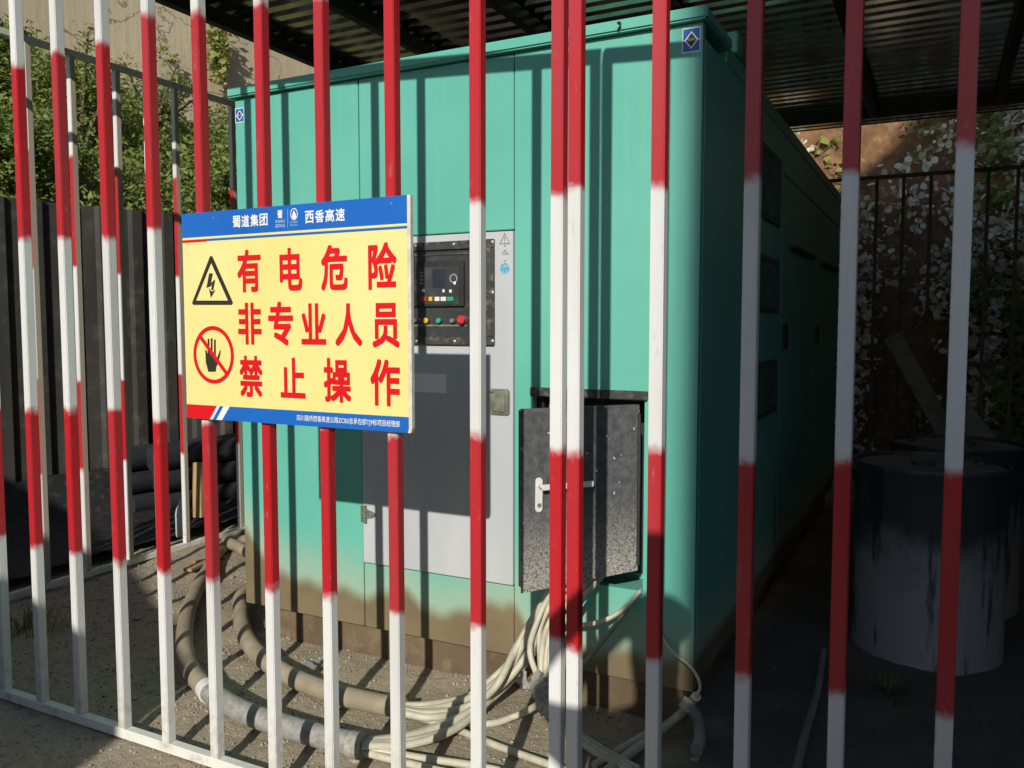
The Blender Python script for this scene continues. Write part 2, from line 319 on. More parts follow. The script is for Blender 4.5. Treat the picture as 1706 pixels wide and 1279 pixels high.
# ------------------------------------------------------------------ mesh builder
class MB:
    def __init__(s): s.v = []; s.f = []; s.m = []
    def add(s, vs, fs, mi=0):
        o = len(s.v); s.v += [Vector(p) for p in vs]; s.f += [tuple(i+o for i in f) for f in fs]; s.m += [mi]*len(fs); return s
    def box(s, x0, x1, y0, y1, z0, z1, mi=0):
        x0, x1 = sorted((x0, x1)); y0, y1 = sorted((y0, y1)); z0, z1 = sorted((z0, z1))
        vs = [(x, y, z) for z in (z0, z1) for y in (y0, y1) for x in (x0, x1)]
        return s.add(vs, [(0, 2, 3, 1), (4, 5, 7, 6), (0, 1, 5, 4), (2, 6, 7, 3), (0, 4, 6, 2), (1, 3, 7, 5)], mi)
    def obox(s, c, ax, ay, az, mi=0):   # centre and three half axes
        c, ax, ay, az = map(Vector, (c, ax, ay, az))
        vs = [c+ax*i+ay*j+az*k for k in (-1, 1) for j in (-1, 1) for i in (-1, 1)]
        return s.add(vs, [(0, 2, 3, 1), (4, 5, 7, 6), (0, 1, 5, 4), (2, 6, 7, 3), (0, 4, 6, 2), (1, 3, 7, 5)], mi)
    def beam(s, p, q, w, h, up=(0, 0, 1), mi=0):
        p, q = Vector(p), Vector(q); d = (q-p); l = d.length; d.normalize()
        r = d.cross(Vector(up)).normalized(); u = r.cross(d)
        return s.obox((p+q)/2, d*(l/2), r*(w/2), u*(h/2), mi)
    def tube(s, pts, r, n=10, mi=0, caps=True):
        pts = [Vector(p) for p in pts]; k = len(pts)
        rs = r if isinstance(r, (list, tuple)) else [r]*k
        ref = None; o = len(s.v)
        for i, p in enumerate(pts):
            t = (pts[min(i+1, k-1)]-pts[max(i-1, 0)]).normalized()
            if ref is None:
                ref = Vector((0, 0, 1)) if abs(t.z) < .9 else Vector((1, 0, 0))
            ref = (ref - t*ref.dot(t)).normalized(); b = t.cross(ref)
            for j in range(n):
                a = 2*math.pi*j/n
                s.v.append(p+ref*(math.cos(a)*rs[i])+b*(math.sin(a)*rs[i]))
        for i in range(k-1):
            for j in range(n):
                a = o+i*n+j; b2 = o+i*n+(j+1) % n
                s.f.append((a, b2, b2+n, a+n)); s.m.append(mi)
        if caps:
            s.f.append(tuple(o+j for j in range(n-1, -1, -1))); s.m.append(mi)
            s.f.append(tuple(o+(k-1)*n+j for j in range(n))); s.m.append(mi)
        return s
    def lathe(s, prof, c=(0, 0, 0), n=40, mi=0):
        c = Vector(c); o = len(s.v); k = len(prof)
        for (r, z) in prof:
            for j in range(n):
                a = 2*math.pi*j/n; s.v.append(c+Vector((r*math.cos(a), r*math.sin(a), z)))
        for i in range(k-1):
            for j in range(n):
                a = o+i*n+j; b = o+i*n+(j+1) % n
                s.f.append((a, b, b+n, a+n)); s.m.append(mi)
        s.f.append(tuple(o+j for j in range(n-1, -1, -1))); s.m.append(mi)
        s.f.append(tuple(o+(k-1)*n+j for j in range(n))); s.m.append(mi)
        return s
    def prism(s, poly, off, mi=0):   # planar polygon (ccw seen from off) pushed along off
        n = len(poly); off = Vector(off); a = [Vector(p) for p in poly]; b = [p+off for p in a]
        return s.add(a+b, [tuple(range(n-1, -1, -1)), tuple(range(n, 2*n))]+[(i, (i+1) % n, (i+1) % n+n, i+n) for i in range(n)], mi)
    def build(s, name, mat, parent=None, bevel=0, smooth_=False, seg=1, fix=False):
        org = parent['_o'] if parent and '_o' in parent else (0, 0, 0)
        org = Vector(org)
        me = bpy.data.meshes.new(name)
        me.from_pydata([tuple(p-org) for p in s.v], [], s.f)
        mats = mat if isinstance(mat, (list, tuple)) else [mat]
        for x in mats: me.materials.append(M[x] if isinstance(x, str) else x)
        if len(mats) > 1: me.polygons.foreach_set('material_index', s.m)
        if bevel or fix:
            bm = bmesh.new(); bm.from_mesh(me)
            bmesh.ops.recalc_face_normals(bm, faces=bm.faces)
            if bevel:
                es = [e for e in bm.edges if len(e.link_faces) == 2 and e.calc_face_angle(0) > .5]
                bmesh.ops.bevel(bm, geom=es, offset=bevel, segments=seg, affect='EDGES', clamp_overlap=True)
            bm.to_mesh(me); bm.free()
        if smooth_:
            me.polygons.foreach_set('use_smooth', [True]*len(me.polygons))
            if smooth_ != 'all':
                try: me.set_sharp_from_angle(angle=math.radians(40))
                except Exception: pass
        o = bpy.data.objects.new(name, me); COL.objects.link(o)
        if parent: o.parent = parent; o['_o'] = tuple(org)
        return o
def tag(o, label, cat=None, group=None, kind=None):
    if label: o['label'] = label
    if cat: o['category'] = cat
    if group: o['group'] = group
    if kind: o['kind'] = kind
    return o
def empty(name, loc, label, cat, group=None):
    o = bpy.data.objects.new(name, None); COL.objects.link(o); o.location = loc; o.empty_display_size = .1
    o['_o'] = tuple(loc); return tag(o, label, cat, group)
def structure(o): o['kind'] = 'structure'; return o
def spline(pts, n=8):
    P = [Vector(p) for p in pts]; P = [P[0]*2-P[1]]+P+[P[-1]*2-P[-2]]; out = []
    for i in range(1, len(P)-2):
        for k in range(n):
            t = k/n; a, b, c, d = P[i-1], P[i], P[i+1], P[i+2]
            out.append(.5*((2*b)+(c-a)*t+(2*a-5*b+4*c-d)*t*t+(3*b-a-3*c+d)*t**3))
    out.append(P[-2]); return out
def np_mesh(name, V, F, mat, parent=None):
    V = np.asarray(V, np.float32); F = np.asarray(F, np.int32); k = F.shape[1]
    if parent and '_o' in parent: V = V-np.array(parent['_o'], np.float32)
    me = bpy.data.meshes.new(name); me.vertices.add(len(V)); me.vertices.foreach_set('co', V.ravel())
    me.loops.add(F.size); me.loops.foreach_set('vertex_index', F.ravel())
    me.polygons.add(len(F)); me.polygons.foreach_set('loop_start', np.arange(0, F.size, k, dtype=np.int32))
    try: me.polygons.foreach_set('loop_total', np.full(len(F), k, np.int32))
    except Exception: pass
    me.update(calc_edges=True); me.materials.append(M[mat])
    o = bpy.data.objects.new(name, me); COL.objects.link(o)
    if parent: o.parent = parent
    return o
def leaves(P, size, up=.5, asp=.55, bias=None):
    """bent four-sided leaves: two triangles folded along the midrib, as six-vertex strips of two quads"""
    P = np.asarray(P); n = len(P)
    d = rng.normal(size=(n, 3)); d[:, 2] = d[:, 2]*.6+up*.3
    if bias is not None: d += bias
    d /= np.linalg.norm(d, axis=1)[:, None]
    r = rng.normal(size=(n, 3)); r -= d*(r*d).sum(1)[:, None]; r /= np.linalg.norm(r, axis=1)[:, None]
    nn = np.cross(d, r); s = size*(.6+.8*rng.random(n))[:, None]; w = s*asp
    A = P; B = P+d*s*.45+r*w*.5+nn*w*.18; C = P+d*s; D = P+d*s*.45-r*w*.5+nn*w*.18
    V = np.stack([A, B, C, D], 1).reshape(-1, 3)
    i = np.arange(n)*4
    F = np.concatenate([np.stack([i, i+1, i+2], 1), np.stack([i, i+2, i+3], 1)])
    return V, F

def round_leaves(P, size, bias):
    P = np.asarray(P); n = len(P); d = rng.normal(size=(n, 3))+bias; d /= np.linalg.norm(d, axis=1)[:, None]
    r = rng.normal(size=(n, 3)); r -= d*(r*d).sum(1)[:, None]; r /= np.linalg.norm(r, axis=1)[:, None]
    nn = np.cross(d, r); s = size*(.6+.8*rng.random(n))[:, None]; w = s*.36
    out = [P, P+d*s*.25+r*w+nn*w*.2, P+d*s*.65+r*w*.95+nn*w*.15, P+d*s, P+d*s*.65-r*w*.95+nn*w*.15, P+d*s*.25-r*w+nn*w*.2]
    V = np.stack(out, 1).reshape(-1, 3); i = np.arange(n)*6
    F = np.concatenate([np.stack([i, i+1, i+2], 1), np.stack([i, i+2, i+3], 1), np.stack([i, i+3, i+4], 1), np.stack([i, i+4, i+5], 1)])
    return V, F
# ------------------------------------------------------------------ ground
def gcoords(lo, f0, f1, hi, step):
    fine = list(np.arange(f0, f1+1e-6, step)); a = []; x = f0; s = step
    while x > lo: s *= 1.35; x -= s; a.append(max(x, lo))
    b = []; x = fine[-1]; s = step
    while x < hi: s *= 1.35; x += s; b.append(min(x, hi))
    return a[::-1]+fine+b
def gz(x, y):
    if x < -9 or x > 5 or y < -4 or y > 9: return 0.0
    h = .022*mnoise.noise((x*1.3, y*1.3, 3))+.016*mnoise.noise((x*5, y*5, 9))+.007*mnoise.noise((x*15, y*15, 1))
    if 1.6 < y < 1.9 and x < 1: h = min(h, -.002)*.5
    return h-.008
xs = gcoords(-150, -4.2, 1.6, 150, .05); ys = gcoords(-150, .9, 4.4, 150, .05)
V = [(x, y, gz(x, y)) for y in ys for x in xs]; nx_ = len(xs)
F = [(j*nx_+i, j*nx_+i+1, (j+1)*nx_+i+1, (j+1)*nx_+i) for j in range(len(ys)-1) for i in range(nx_-1)]
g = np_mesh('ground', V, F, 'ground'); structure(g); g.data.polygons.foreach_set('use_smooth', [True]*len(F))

# ------------------------------------------------------------------ bank, retaining wall, hill
E2 = Vector((.333, .943, 0)); N2 = Vector((.943, -.333, 0))
def BK(t, d, z=0.0): p = E2*t-N2*d; return Vector((p.x, p.y, z))
def crest(t): return 4.05-.20*(t-2.3)
def bank_z(t, d):
    k = (d-6.5)/3.5
    return 1.75+(crest(t)-1.75)*min(1, max(0, k))**.85+.18*mnoise.noise((t*.9, d*.9, 0))*(1 if k > 0 else 0)
V = []; F = []; nt_, nd_ = 70, 26
for j in range(nd_):
    for i in range(nt_):
        t = -7+i*.33; d = 6.5+j*.155; V.append(tuple(BK(t, d, bank_z(t, d)-.05)))
for j in range(nd_-1):
    for i in range(nt_-1):
        a = j*nt_+i; F.append((a, a+1, a+nt_+1, a+nt_))
# skirt down to the ground
base = len(V)
for i in range(nt_): V.append(tuple(BK(-7+i*.33, 6.45, -.3)))
for i in range(nt_-1): F.append((base+i, base+i+1, i+1, i))
bank = np_mesh('hillside', V, F, 'bankearth'); structure(bank)

def in_view(P):
    d = P-np.array(CAMP); z = d@np.array(FWD); x = 853+FPX*(d@np.array(RGT))/z; y = 639.5-FPX*(d@np.array(UPV))/z
    return (z > 0) & (x > -260) & (x < 900) & (y > -200) & (y < 460)
# ground cover leaves on the bank
n = 150000
t = rng.uniform(-5, 12, n); d = rng.uniform(6.5, 10.2, n)
clump = np.array([mnoise.noise((a*1.6, b*1.6, 5)) for a, b in zip(t, d)])
keep = rng.random(n) < np.clip(.75+1.2*clump, .12, 1); t, d, clump = t[keep], d[keep], clump[keep]
h = np.array([bank_z(a, b) for a, b in zip(t, d)])
z = h+rng.random(len(t))**1.3*(.10+.42*np.clip(clump+.35, 0, 1))
P = np.outer(t, np.array(E2))-np.outer(d, np.array(N2)); P[:, 2] = z
P = P[in_view(P)]
Vv, Ff = leaves(P, .058, .7, .5)
gc = np_mesh('ground_cover', Vv, Ff, 'leafbank'); tag(gc, 'dense low green plants covering the bank below the concrete wall', 'plants', kind='stuff')

def shrub(t, d, hgt, rad, nl, label, mat='leafshrub', lsize=.052, seed=1):
    rg = np.random.default_rng(seed)
    b = BK(t, d, bank_z(t, d)-.05)
    root = empty('shrub', b, label, 'shrub', None)
    mb = MB(); tips = []
    for k in range(9):
        a = rg.uniform(0, 6.28); sp_ = rg.uniform(.2, .9)*rad; hh = hgt*rg.uniform(.6, 1)
        pts = [b+Vector((0, 0, 0)), b+Vector((math.cos(a)*sp_*.35, math.sin(a)*sp_*.35, hh*.45)), b+Vector((math.cos(a)*sp_, math.sin(a)*sp_, hh))]
        sp3 = spline(pts, 4); mb.tube(sp3, [.018*(1-.8*i/len(sp3))+.003 for i in range(len(sp3))], 5); tips.append(pts)
        for q in range(4):
            u = rg.uniform(.35, 1); base_ = sp3[int(u*(len(sp3)-1))]
            e = base_+Vector((rg.normal()*.18*rad, rg.normal()*.18*rad, rg.uniform(.02, .3)*hgt*.6)); mb.tube([base_, (base_+e)/2+Vector((0, 0, .02)), e], [.007, .005, .002], 4); tips.append([base_, (base_+e)/2, e])
    mb.build('stem', 'twig', root)
    pts = []
    for k in range(nl):
        tp = tips[rg.integers(len(tips))]; u = rg.uniform(.3, 1.0)
        p = tp[1].lerp(tp[2], u) if u > .5 else tp[0].lerp(tp[1], u*2)
        pts.append(np.array(p)+rg.normal(size=3)*np.array([.10, .10, .08])*rad)
    Vv, Ff = leaves(np.array(pts), lsize, .8, .45)
    o = np_mesh('foliage', Vv, Ff, mat, root); o['kind'] = 'stuff'
    return root
shrub(1.55, 8.6, 1.0, .75, 7500, 'tall dense green shrub on the bank at the foot of the concrete wall', seed=3)
shrub(2.35, 7.9, 1.0, .6, 5600, 'bright feathery green shrub halfway up the bank', 'leafbank', .045, seed=4)
shrub(3.35, 8.9, .8, .6, 1900, 'sparse twiggy shrub against the concrete wall', 'leafshrub', .042, seed=5)
shrub(3.3, 7.3, .6, .7, 5200, 'round leafy shrub growing over the charcoal hoarding', 'leafbank', .05, seed=6)
shrub(4.35, 8.2, .6, .65, 4800, 'light green bush on the bank beside the generator corner', 'leafbank', .045, seed=8)
shrub(1.6, 7.2, .7, .7, 6000, 'broad dark green shrub low on the bank behind the hoarding', 'leafshrub', .05, seed=9)

wall = empty('retaining_wall', BK(4, 10.1, 1.5), 'weathered beige concrete retaining wall above the green bank', 'wall')
joint = 4.98
for i in range(6):
    t0 = -8+i*4.05+(1.45 if i > 0 else 0); 
    t0 = [-8.0, -3.0, 1.2, 5.15, 9.0, 13.0][i]; t1 = [-3.0, 1.2, 5.15, 9.0, 13.0, 17.0][i]
    off = [0, .02, 0, .12, .05, 0][i]
    for k, (z0, z1, dd) in enumerate(((1.5, 3.9+.25, .05), (4.156, joint+.36-.05*i, .02), (joint+.366-.05*i, 9.5, 0))):
        mb = MB(); c = BK((t0+t1)/2, 10.35-dd-off, (z0+z1)/2)
        mb.obox(c, E2*((t1-t0)/2-.004), N2*.22, Vector((0, 0, (z1-z0)/2)))
        mb.build('wall_panel', 'concrete', wall, bevel=.012)
# plants clinging to the wall
def wall_plant(px, py, label, w, hgt, nl, size, seed):
    rg = np.random.default_rng(seed); r = ray(px, py); tt = 10.02/(-(r.x*N2.x+r.y*N2.y)); c = CAMP+r*tt
    root = empty('wall_plant', c, label, 'plant')
    pts = []; mb = MB()
    for k in range(6):
        a = rg.uniform(-1, 1)*w*.5; p = [c, c+E2*(a*.5)+N2*.06+Vector((0, 0, hgt*.25*rg.uniform(-1, 1))), c+E2*a+N2*.08+Vector((0, 0, hgt*rg.uniform(-.5, .5)))]
        s_ = spline(p, 3); mb.tube(s_, .006, 4); pts += s_
    mb.build('stem', 'twig', root)
    P = np.array([np.array(pts[rg.integers(len(pts))])+rg.normal(size=3)*np.array([w, w, hgt*.8])*.11+np.array(N2)*.05 for _ in range(nl)])
    Vv, Ff = leaves(P, size, .2, .6); o = np_mesh('foliage', Vv, Ff, 'leafyellow', root); o['kind'] = 'stuff'
wall_plant(362, 95, 'yellow-green creeper clump hanging on the concrete wall', .35, .95, 380, .085, 2)
wall_plant(282, 103, 'tiny weed sprouting from the concrete wall', .16, .16, 26, .06, 5)
wall_plant(268, 82, 'single dark weed tuft on the concrete wall beside a crack', .1, .1, 12, .05, 6)

# earth hill behind the back fence
def hill_z(x, y):
    k = y-8.15+.25*mnoise.noise((x*.8, y*.8, 4))
    return -.2+1.75*k+.22*mnoise.noise((x*1.4, y*1.4, 7))+.09*mnoise.noise((x*4, y*4, 2))
hx = np.arange(-7, 9.01, .12); hy = np.arange(7.95, 13.5, .12)
V = [(x, y, hill_z(x, y)) for y in hy for x in hx]; k = len(hx)
F = [(j*k+i, j*k+i+1, (j+1)*k+i+1, (j+1)*k+i) for j in range(len(hy)-1) for i in range(k-1)]
hill = np_mesh('hill', V, F, 'earth'); structure(hill)

# ------------------------------------------------------------------ hoarding of charcoal sheets
hb = empty('hoarding', BK(2, 6.3, 0), 'charcoal profiled sheet hoarding below the green bank', 'fence')
def sheet_mesh(t0, w, z0, z1, off):
    mb = MB(); prof = []; nrib = 4
    for i in range(nrib):
        a = t0+w*i/nrib; q = w/nrib
        prof += [(a, 0), (a+q*.50, 0), (a+q*.60, .034), (a+q*.90, .034)]
    prof.append((t0+w, 0))
    vs = []; 
    for (t, o) in prof:
        for z in (z0, z1): vs.append(BK(t, 6.3-off-o, z))
    fs = [(2*i, 2*i+2, 2*i+3, 2*i+1) for i in range(len(prof)-1)]
    mb.add(vs, fs); return mb
for i in range(13):
    zt = 2.155+random.uniform(-.012, .012)
    o = sheet_mesh(-3.6+i*.87, .885, .0, zt, .004*(i % 2)).build('sheet', 'hoard', hb)
    md = o.modifiers.new('thick', 'SOLIDIFY'); md.thickness = .004
for i in range(6):
    MB().beam(BK(-3.2+i*2.0, 6.36, 0), BK(-3.2+i*2.0, 6.36, 2.1), .05, .05, up=E2).build('post', 'rafter', hb)

hr = empty('hoarding', (2.3, 5, 0), 'unseen charcoal profiled sheet wall added on the right to block skylight', 'fence')  # added out of view to darken the generator flank, drums and hill
for i in range(8):
    y0 = 1.75+i*.85; mb = MB(); prof = []
    for k in range(4):
        a = y0+.2125*k; prof += [(a, 0), (a+.106, 0), (a+.128, .034), (a+.19, .034)]
    prof.append((y0+.86, 0)); vs = [(2.3-o_-.004*(i % 2), y_, z_) for y_, o_ in prof for z_ in (0, 3.05)]
    mb.add(vs, [(2*k, 2*k+1, 2*k+3, 2*k+2) for k in range(len(prof)-1)]); o = mb.build('sheet', 'hoard', hr); md = o.modifiers.new('thick', 'SOLIDIFY'); md.thickness = .004
# ------------------------------------------------------------------ fences
FZ = 2.70
barmesh = MB().box(-.015, .015, -.015, .015, 0, FZ-.06).build('bar', 'band', bevel=.0022, seg=2)
BARME = barmesh.data; bpy.data.objects.remove(barmesh)
_bars = {}
def front_top(x): return 2.588-.066*(x+.66)
def bar(parent, x, y, edges, z0=.03, top=None):
    me = BARME
    if top:
        k = round(top, 2)
        if k not in _bars:
            t_ = MB().box(-.015, .015, -.015, .015, 0, k-.06).build('bar', 'band', bevel=.0022, seg=2); _bars[k] = t_.data; bpy.data.objects.remove(t_)
        me = _bars[k]
    o = bpy.data.objects.new('bar', me); COL.objects.link(o); o.parent = parent
    org = Vector(parent['_o']); o.location = Vector((x, y, z0))-org
    o.rotation_euler = (random.uniform(-.0012, .0012), random.uniform(-.0012, .0012), random.uniform(-.02, .02))
    for k, v in zip(('edge_a', 'edge_b', 'edge_c', 'edge_d'), edges): o[k] = float(v-z0)
    return o
def jit(): return [v+random.uniform(-.012, .012) for v in (.57, 1.035, 1.595, 2.165)]
fl = empty('bar_fence', (-2.35, 1.75, 0), 'long red and white banded steel bar fence panel carrying the yellow warning sign', 'fence')
lx = [-3.93, -3.74, -3.53, -3.325, -3.115, -2.905, -2.7009, -2.498, -2.2859, -2.0859, -1.8803, -1.6521, -1.4467, -1.2277, -.9876, -.7756]
meas = {-2.7009: (.564, 1.028, 1.591, 2.165), -2.498: (.561, 1.037, 1.591, 2.164), -2.2859: (.569, 1.038, 1.584, 2.164), -2.0859: (.564, 1.029, 1.589, 2.207), -1.8803: (.574, 1.031, 1.6, 2.186),
        -.9876: (.578, 1.054, 1.597, 2.18), -.7756: (.579, 1.035, 1.599, 2.17)}
for x in lx: bar(fl, x, 1.75, meas.get(x, jit()), top=front_top(x)+.02)
MB().box(-3.95, -.758, 1.735, 1.765, -.002, .03).build('bottom_rail', 'railwhite', fl, bevel=.002)
MB().beam((-3.95, 1.75, front_top(-3.95)), (-.758, 1.75, front_top(-.758)), .031, .038).build('top_rail', 'railwhite', fl, bevel=.002)
fr = empty('fence_gate', (-.2, 1.75, 0), 'red and white banded steel bar gate in front of the generator corner and drums', 'gate')
meas = {-.7312: (.566, 1.035, 1.613, 2.17), -.5399: (.581, 1.041, 1.612, 2.18), -.3461: (.579, 1.038, 1.617, 2.18), -.1604: (.579, 1.048, 1.606, 2.17), .0304: (.581, 1.041, 1.625, 2.19)}
for x in (-.7312, -.5399, -.3461, -.1604, .0304, .235, .43, .625, .82): bar(fr, x, 1.75, meas.get(x, jit()), top=front_top(x)+.02)
MB().box(-.7465, .84, 1.735, 1.765, -.002, .03).build('bottom_rail', 'railwhite', fr, bevel=.002)
MB().beam((-.7465, 1.75, front_top(-.7465)), (.84, 1.75, front_top(.84)), .031, .038).build('top_rail', 'railwhite', fr, bevel=.002)
ft = empty('bar_fence', (-3.95, 3.6, 0), 'red and white banded side fence panel standing before the charcoal hoarding', 'fence')
for y in [1.96, 2.17, 2.385, 2.604, 2.83, 3.09, 3.29, 3.48, 3.70, 3.915, 4.12, 4.33, 4.54, 4.75, 4.96, 5.17, 5.38]: bar(ft, -3.95, y, jit())['bare_inside'] = 1.0
MB().box(-3.965, -3.935, 1.78, 5.5, -.002, .03).build('bottom_rail', 'railwhite', ft, bevel=.002)
MB().box(-3.965, -3.935, 1.78, 5.5, FZ-.03, FZ).build('top_rail', 'railwhite', ft, bevel=.002)
fb = empty('bar_fence', (0, 7.6, 0), 'dark steel bar fence behind the drums at the foot of the earth hill', 'fence')
bmesh_b = MB().box(-.013, .013, -.013, .013, 0, 2.55-.06).build('bar', 'backfence', bevel=.002); BB = bmesh_b.data; bpy.data.objects.remove(bmesh_b)
for x in [-2.3+.2*i for i in range(22)]:
    o = bpy.data.objects.new('bar', BB); COL.objects.link(o); o.parent = fb; o.location = (x, 0, .03)
for z0 in (0, 1.0, 2.52):
    MB().box(-2.4, 2.1, 7.585-(.03 if z0 == 1.0 else 0), 7.612-(.028 if z0 == 1.0 else 0), z0, z0+.03).build('rail', 'backfence', fb, bevel=.002)

# ------------------------------------------------------------------ canopy roof
RZ = 3.1
cn = empty('canopy', (-1, 4.9, 0), 'profiled zinc sheet canopy on black rafters over the generator', 'canopy')
def roof_sheet(y0, y1, lift):
    mb = MB(); prof = []; pitch = .125; y = y0
    while y < y1-1e-6:
        prof += [(y, .0), (y+.062, .0), (y+.075, .026), (y+.112, .026)]; y += pitch
    prof.append((y, 0))
    xs_ = [-3.79+i*(6.0/8) for i in range(9)]
    vs = [(x, yy, RZ+zz+lift+.006*mnoise.noise((x*.8, yy*2, 3))) for yy, zz in prof for x in xs_]; k = len(xs_)
    fs = [(j*k+i, j*k+i+1, (j+1)*k+i+1, (j+1)*k+i) for j in range(len(prof)-1) for i in range(k-1)]
    mb.add(vs, fs); return mb
y = 1.95; i = 0
while y < 7.5:
    o = roof_sheet(y, y+1.0, .004*(i % 2)+.0015*(i % 3)).build('roof_sheet', 'roofsheet', cn)
    md = o.modifiers.new('thick', 'SOLIDIFY'); md.thickness = .0015; md.offset = 1
    y += .875; i += 1
for x in (-3.71, -2.96, -2.17, -1.37, -.53, .35, 1.25, 2.1):
    MB().box(x-.03, x+.03, 1.97, 7.56, RZ-.085, RZ-.004).build('rafter', 'rafter', cn, bevel=.003)
for yy in (2.03,):
    MB().box(-3.78, 2.2, yy-.03, yy+.03, RZ-.15, RZ-.087).build('header_beam', 'rafter', cn, bevel=.003)
MB().box(-3.78, 2.2, 7.565, 7.60, RZ-.084, RZ-.002).build('eave_trim', 'backfence', cn)
for (x, yy) in ((-3.71, 7.53), (.12, 7.53), (2.1, 7.53), (2.1, 2.03)):
    MB().box(x-.03, x+.03, yy-.03, yy+.03, 0, RZ-.087 if yy > 3 else RZ-.152).build('post', 'bluesteel', cn, bevel=.003)

# ------------------------------------------------------------------ lettering
_gl = {}
def glyph(txt):
    if txt in _gl: return _gl[txt]
    cu = bpy.data.curves.new('lettering', 'FONT'); cu.body = txt; cu.size = 1; cu.resolution_u = 3
    o = bpy.data.objects.new('lettering', cu); COL.objects.link(o)
    bpy.context.view_layer.update()
    me = bpy.data.meshes.new_from_object(o.evaluated_get(bpy.context.evaluated_depsgraph_get()))
    vs = [v.co.copy() for v in me.vertices]; fs = [tuple(p.vertices) for p in me.polygons]
    bpy.data.objects.remove(o); bpy.data.curves.remove(cu); bpy.data.meshes.remove(me)
    _gl[txt] = (vs, fs); return _gl[txt]
def letter(mb, txt, x0, x1, z0, z1, Y, bold=.02, mi=0):
    """txt stretched into a box of the plane Y, facing -Y"""
    vs, fs = glyph(txt)
    ax = min(v.x for v in vs)-bold; bx = max(v.x for v in vs)+bold; ay = min(v.y for v in vs)-bold; by = max(v.y for v in vs)+bold
    sh = [(0, 0)] if not bold else [(i*bold, j*bold) for i in (-1, 0, 1) for j in (-1, 0, 1)]
    for k, (dx, dy) in enumerate(sh):
        mb.add([(x0+(v.x+dx-ax)/(bx-ax)*(x1-x0), Y-.00008*k, z0+(v.y+dy-ay)/(by-ay)*(z1-z0)) for v in vs], fs, mi)
def flat(mb, pts, Y=None, mi=0): mb.add([(p.x, Y if Y is not None else p.y, p.z) for p in pts], [tuple(range(len(pts)))], mi)

# ------------------------------------------------------------------ warning sign
SY = 1.7205
sgn = empty('warning_sign', (-1.55, 1.728, 1.05), 'yellow and blue electrical danger sign board with red Chinese characters', 'sign')
def S(zx, zy): return PY(zx/2.975+280, zy/2.975+310, SY)
X0, X1 = PY(302, 355, SY).x, PY(683, 325, SY).x; Z1 = PY(683, 324, SY).z; Z0 = PY(313, 694, SY).z-.003
SW, SH = X1-X0, Z1-Z0
def UV(u, v): return Vector((X0+SW*u, SY, Z1-SH*v))
bmb = MB(); bmb.prism([(X0, 1.7335, Z0), (X1-.004, 1.7335, Z0), (X1, 1.7335, Z0+.012), (X1, 1.7335, Z1), (X0, 1.7335, Z1)][::-1], (0, SY+.0012-1.7335, 0))
bmb.build('board', 'foam', sgn, fix=True)
mb = MB(); flat(mb, [UV(0.002, 1), UV(.988, 1), UV(.988, 0), UV(.002, 0)], SY+.0006); mb.build('yellow_film', 'signyellow', sgn)
mb = MB(); flat(mb, [UV(.002, .116), UV(.988, .116), UV(.988, .0), UV(.002, .0)], SY)
mb.build('blue_band', 'printblue', sgn); mb = MB(); flat(mb, [UV(.125, .138), UV(.988, .138), UV(.988, .127), UV(.125, .127)], SY)
mb.build('blue_line', 'printblue', sgn); mb = MB(); flat(mb, [UV(.178, 1), UV(.984, 1), UV(.988, .985), UV(.988, .932), UV(.218, .932)], SY)
mb.build('blue_band', 'printblue', sgn); mb = MB(); flat(mb, [UV(.132, 1), UV(.150, 1), UV(.188, .932), UV(.170, .932)], SY-.0004)
mb.build('blue_stripe', 'printblue', sgn)
mb = MB(); flat(mb, [UV(.002, .140), UV(.125, .140), UV(.125, .127), UV(.002, .127)], SY)
mb.build('red_line', 'printred', sgn); mb = MB(); flat(mb, [UV(.002, 1), UV(.118, 1), UV(.156, .932), UV(.002, .932)], SY); mb.build('red_band', 'printred', sgn)
mb = MB(); flat(mb, [UV(.118, 1), UV(.178, 1), UV(.218, .932), UV(.156, .932)], SY); mb.build('white_stripe', 'printwhite', sgn)
rows = [("有", 343, 460, 313, 525), ("电", 553, 665, 305, 518), ("危", 758, 890, 290, 518), ("险", 992, 1133, 278, 512),
        ("非", 347, 463, 577, 785), ("专", 497, 620, 572, 790), ("业", 660, 783, 580, 785), ("人", 828, 962, 580, 793), ("员", 1012, 1147, 578, 800),
        ("禁", 355, 468, 840, 1045), ("止", 557, 680, 850, 1050), ("操", 772, 907, 852, 1072), ("作", 1003, 1150, 857, 1090)]
rowz = {}
for ch, a, b_, c_, d_ in rows:
    mb = MB(); p, q = S(a, (c_+d_)/2), S(b_, (c_+d_)/2); m_ = (a+b_)/2
    letter(mb, ch, p.x, q.x, S(m_, d_).z, S(m_, c_).z, SY-.0002, .026); mb.build('lettering', 'printred', sgn)
for txt, a, b_, ya, yb in (("蜀道集团", 318, 497, 172, 150), ("西香高速", 677, 880, 150, 135)):
    hh = .0255*SW/.785; cz = (S((a+b_)/2, (171 if a < 400 else 147)).z); n_ = len(txt); xa, xb = S(a, 170).x, S(b_, 140).x
    for i, ch in enumerate(txt):
        w = (xb-xa)/n_; mb = MB(); letter(mb, ch, xa+w*i+.002, xa+w*(i+1)-.002, cz-hh*.5-.0035, cz+hh*.5+.0035, SY-.0006, .022); mb.build('lettering', 'printwhite', sgn)
mb = MB(); a = S(555, 140); letter(mb, "蜀", S(543, 140).x, S(567, 140).x, S(555, 160).z, S(555, 119).z, SY-.0006, .03); mb.build('emblem', 'printwhite', sgn)
mb = MB(); letter(mb, "蜀道集团", S(533, 176).x, S(580, 176).x, S(555, 182).z, S(555, 167).z, SY-.0006, .01)
letter(mb, "SDHG", S(533, 195).x, S(580, 195).x, S(555, 205).z, S(555, 188).z, SY-.0006, .02); mb.build('lettering', 'printpale', sgn)
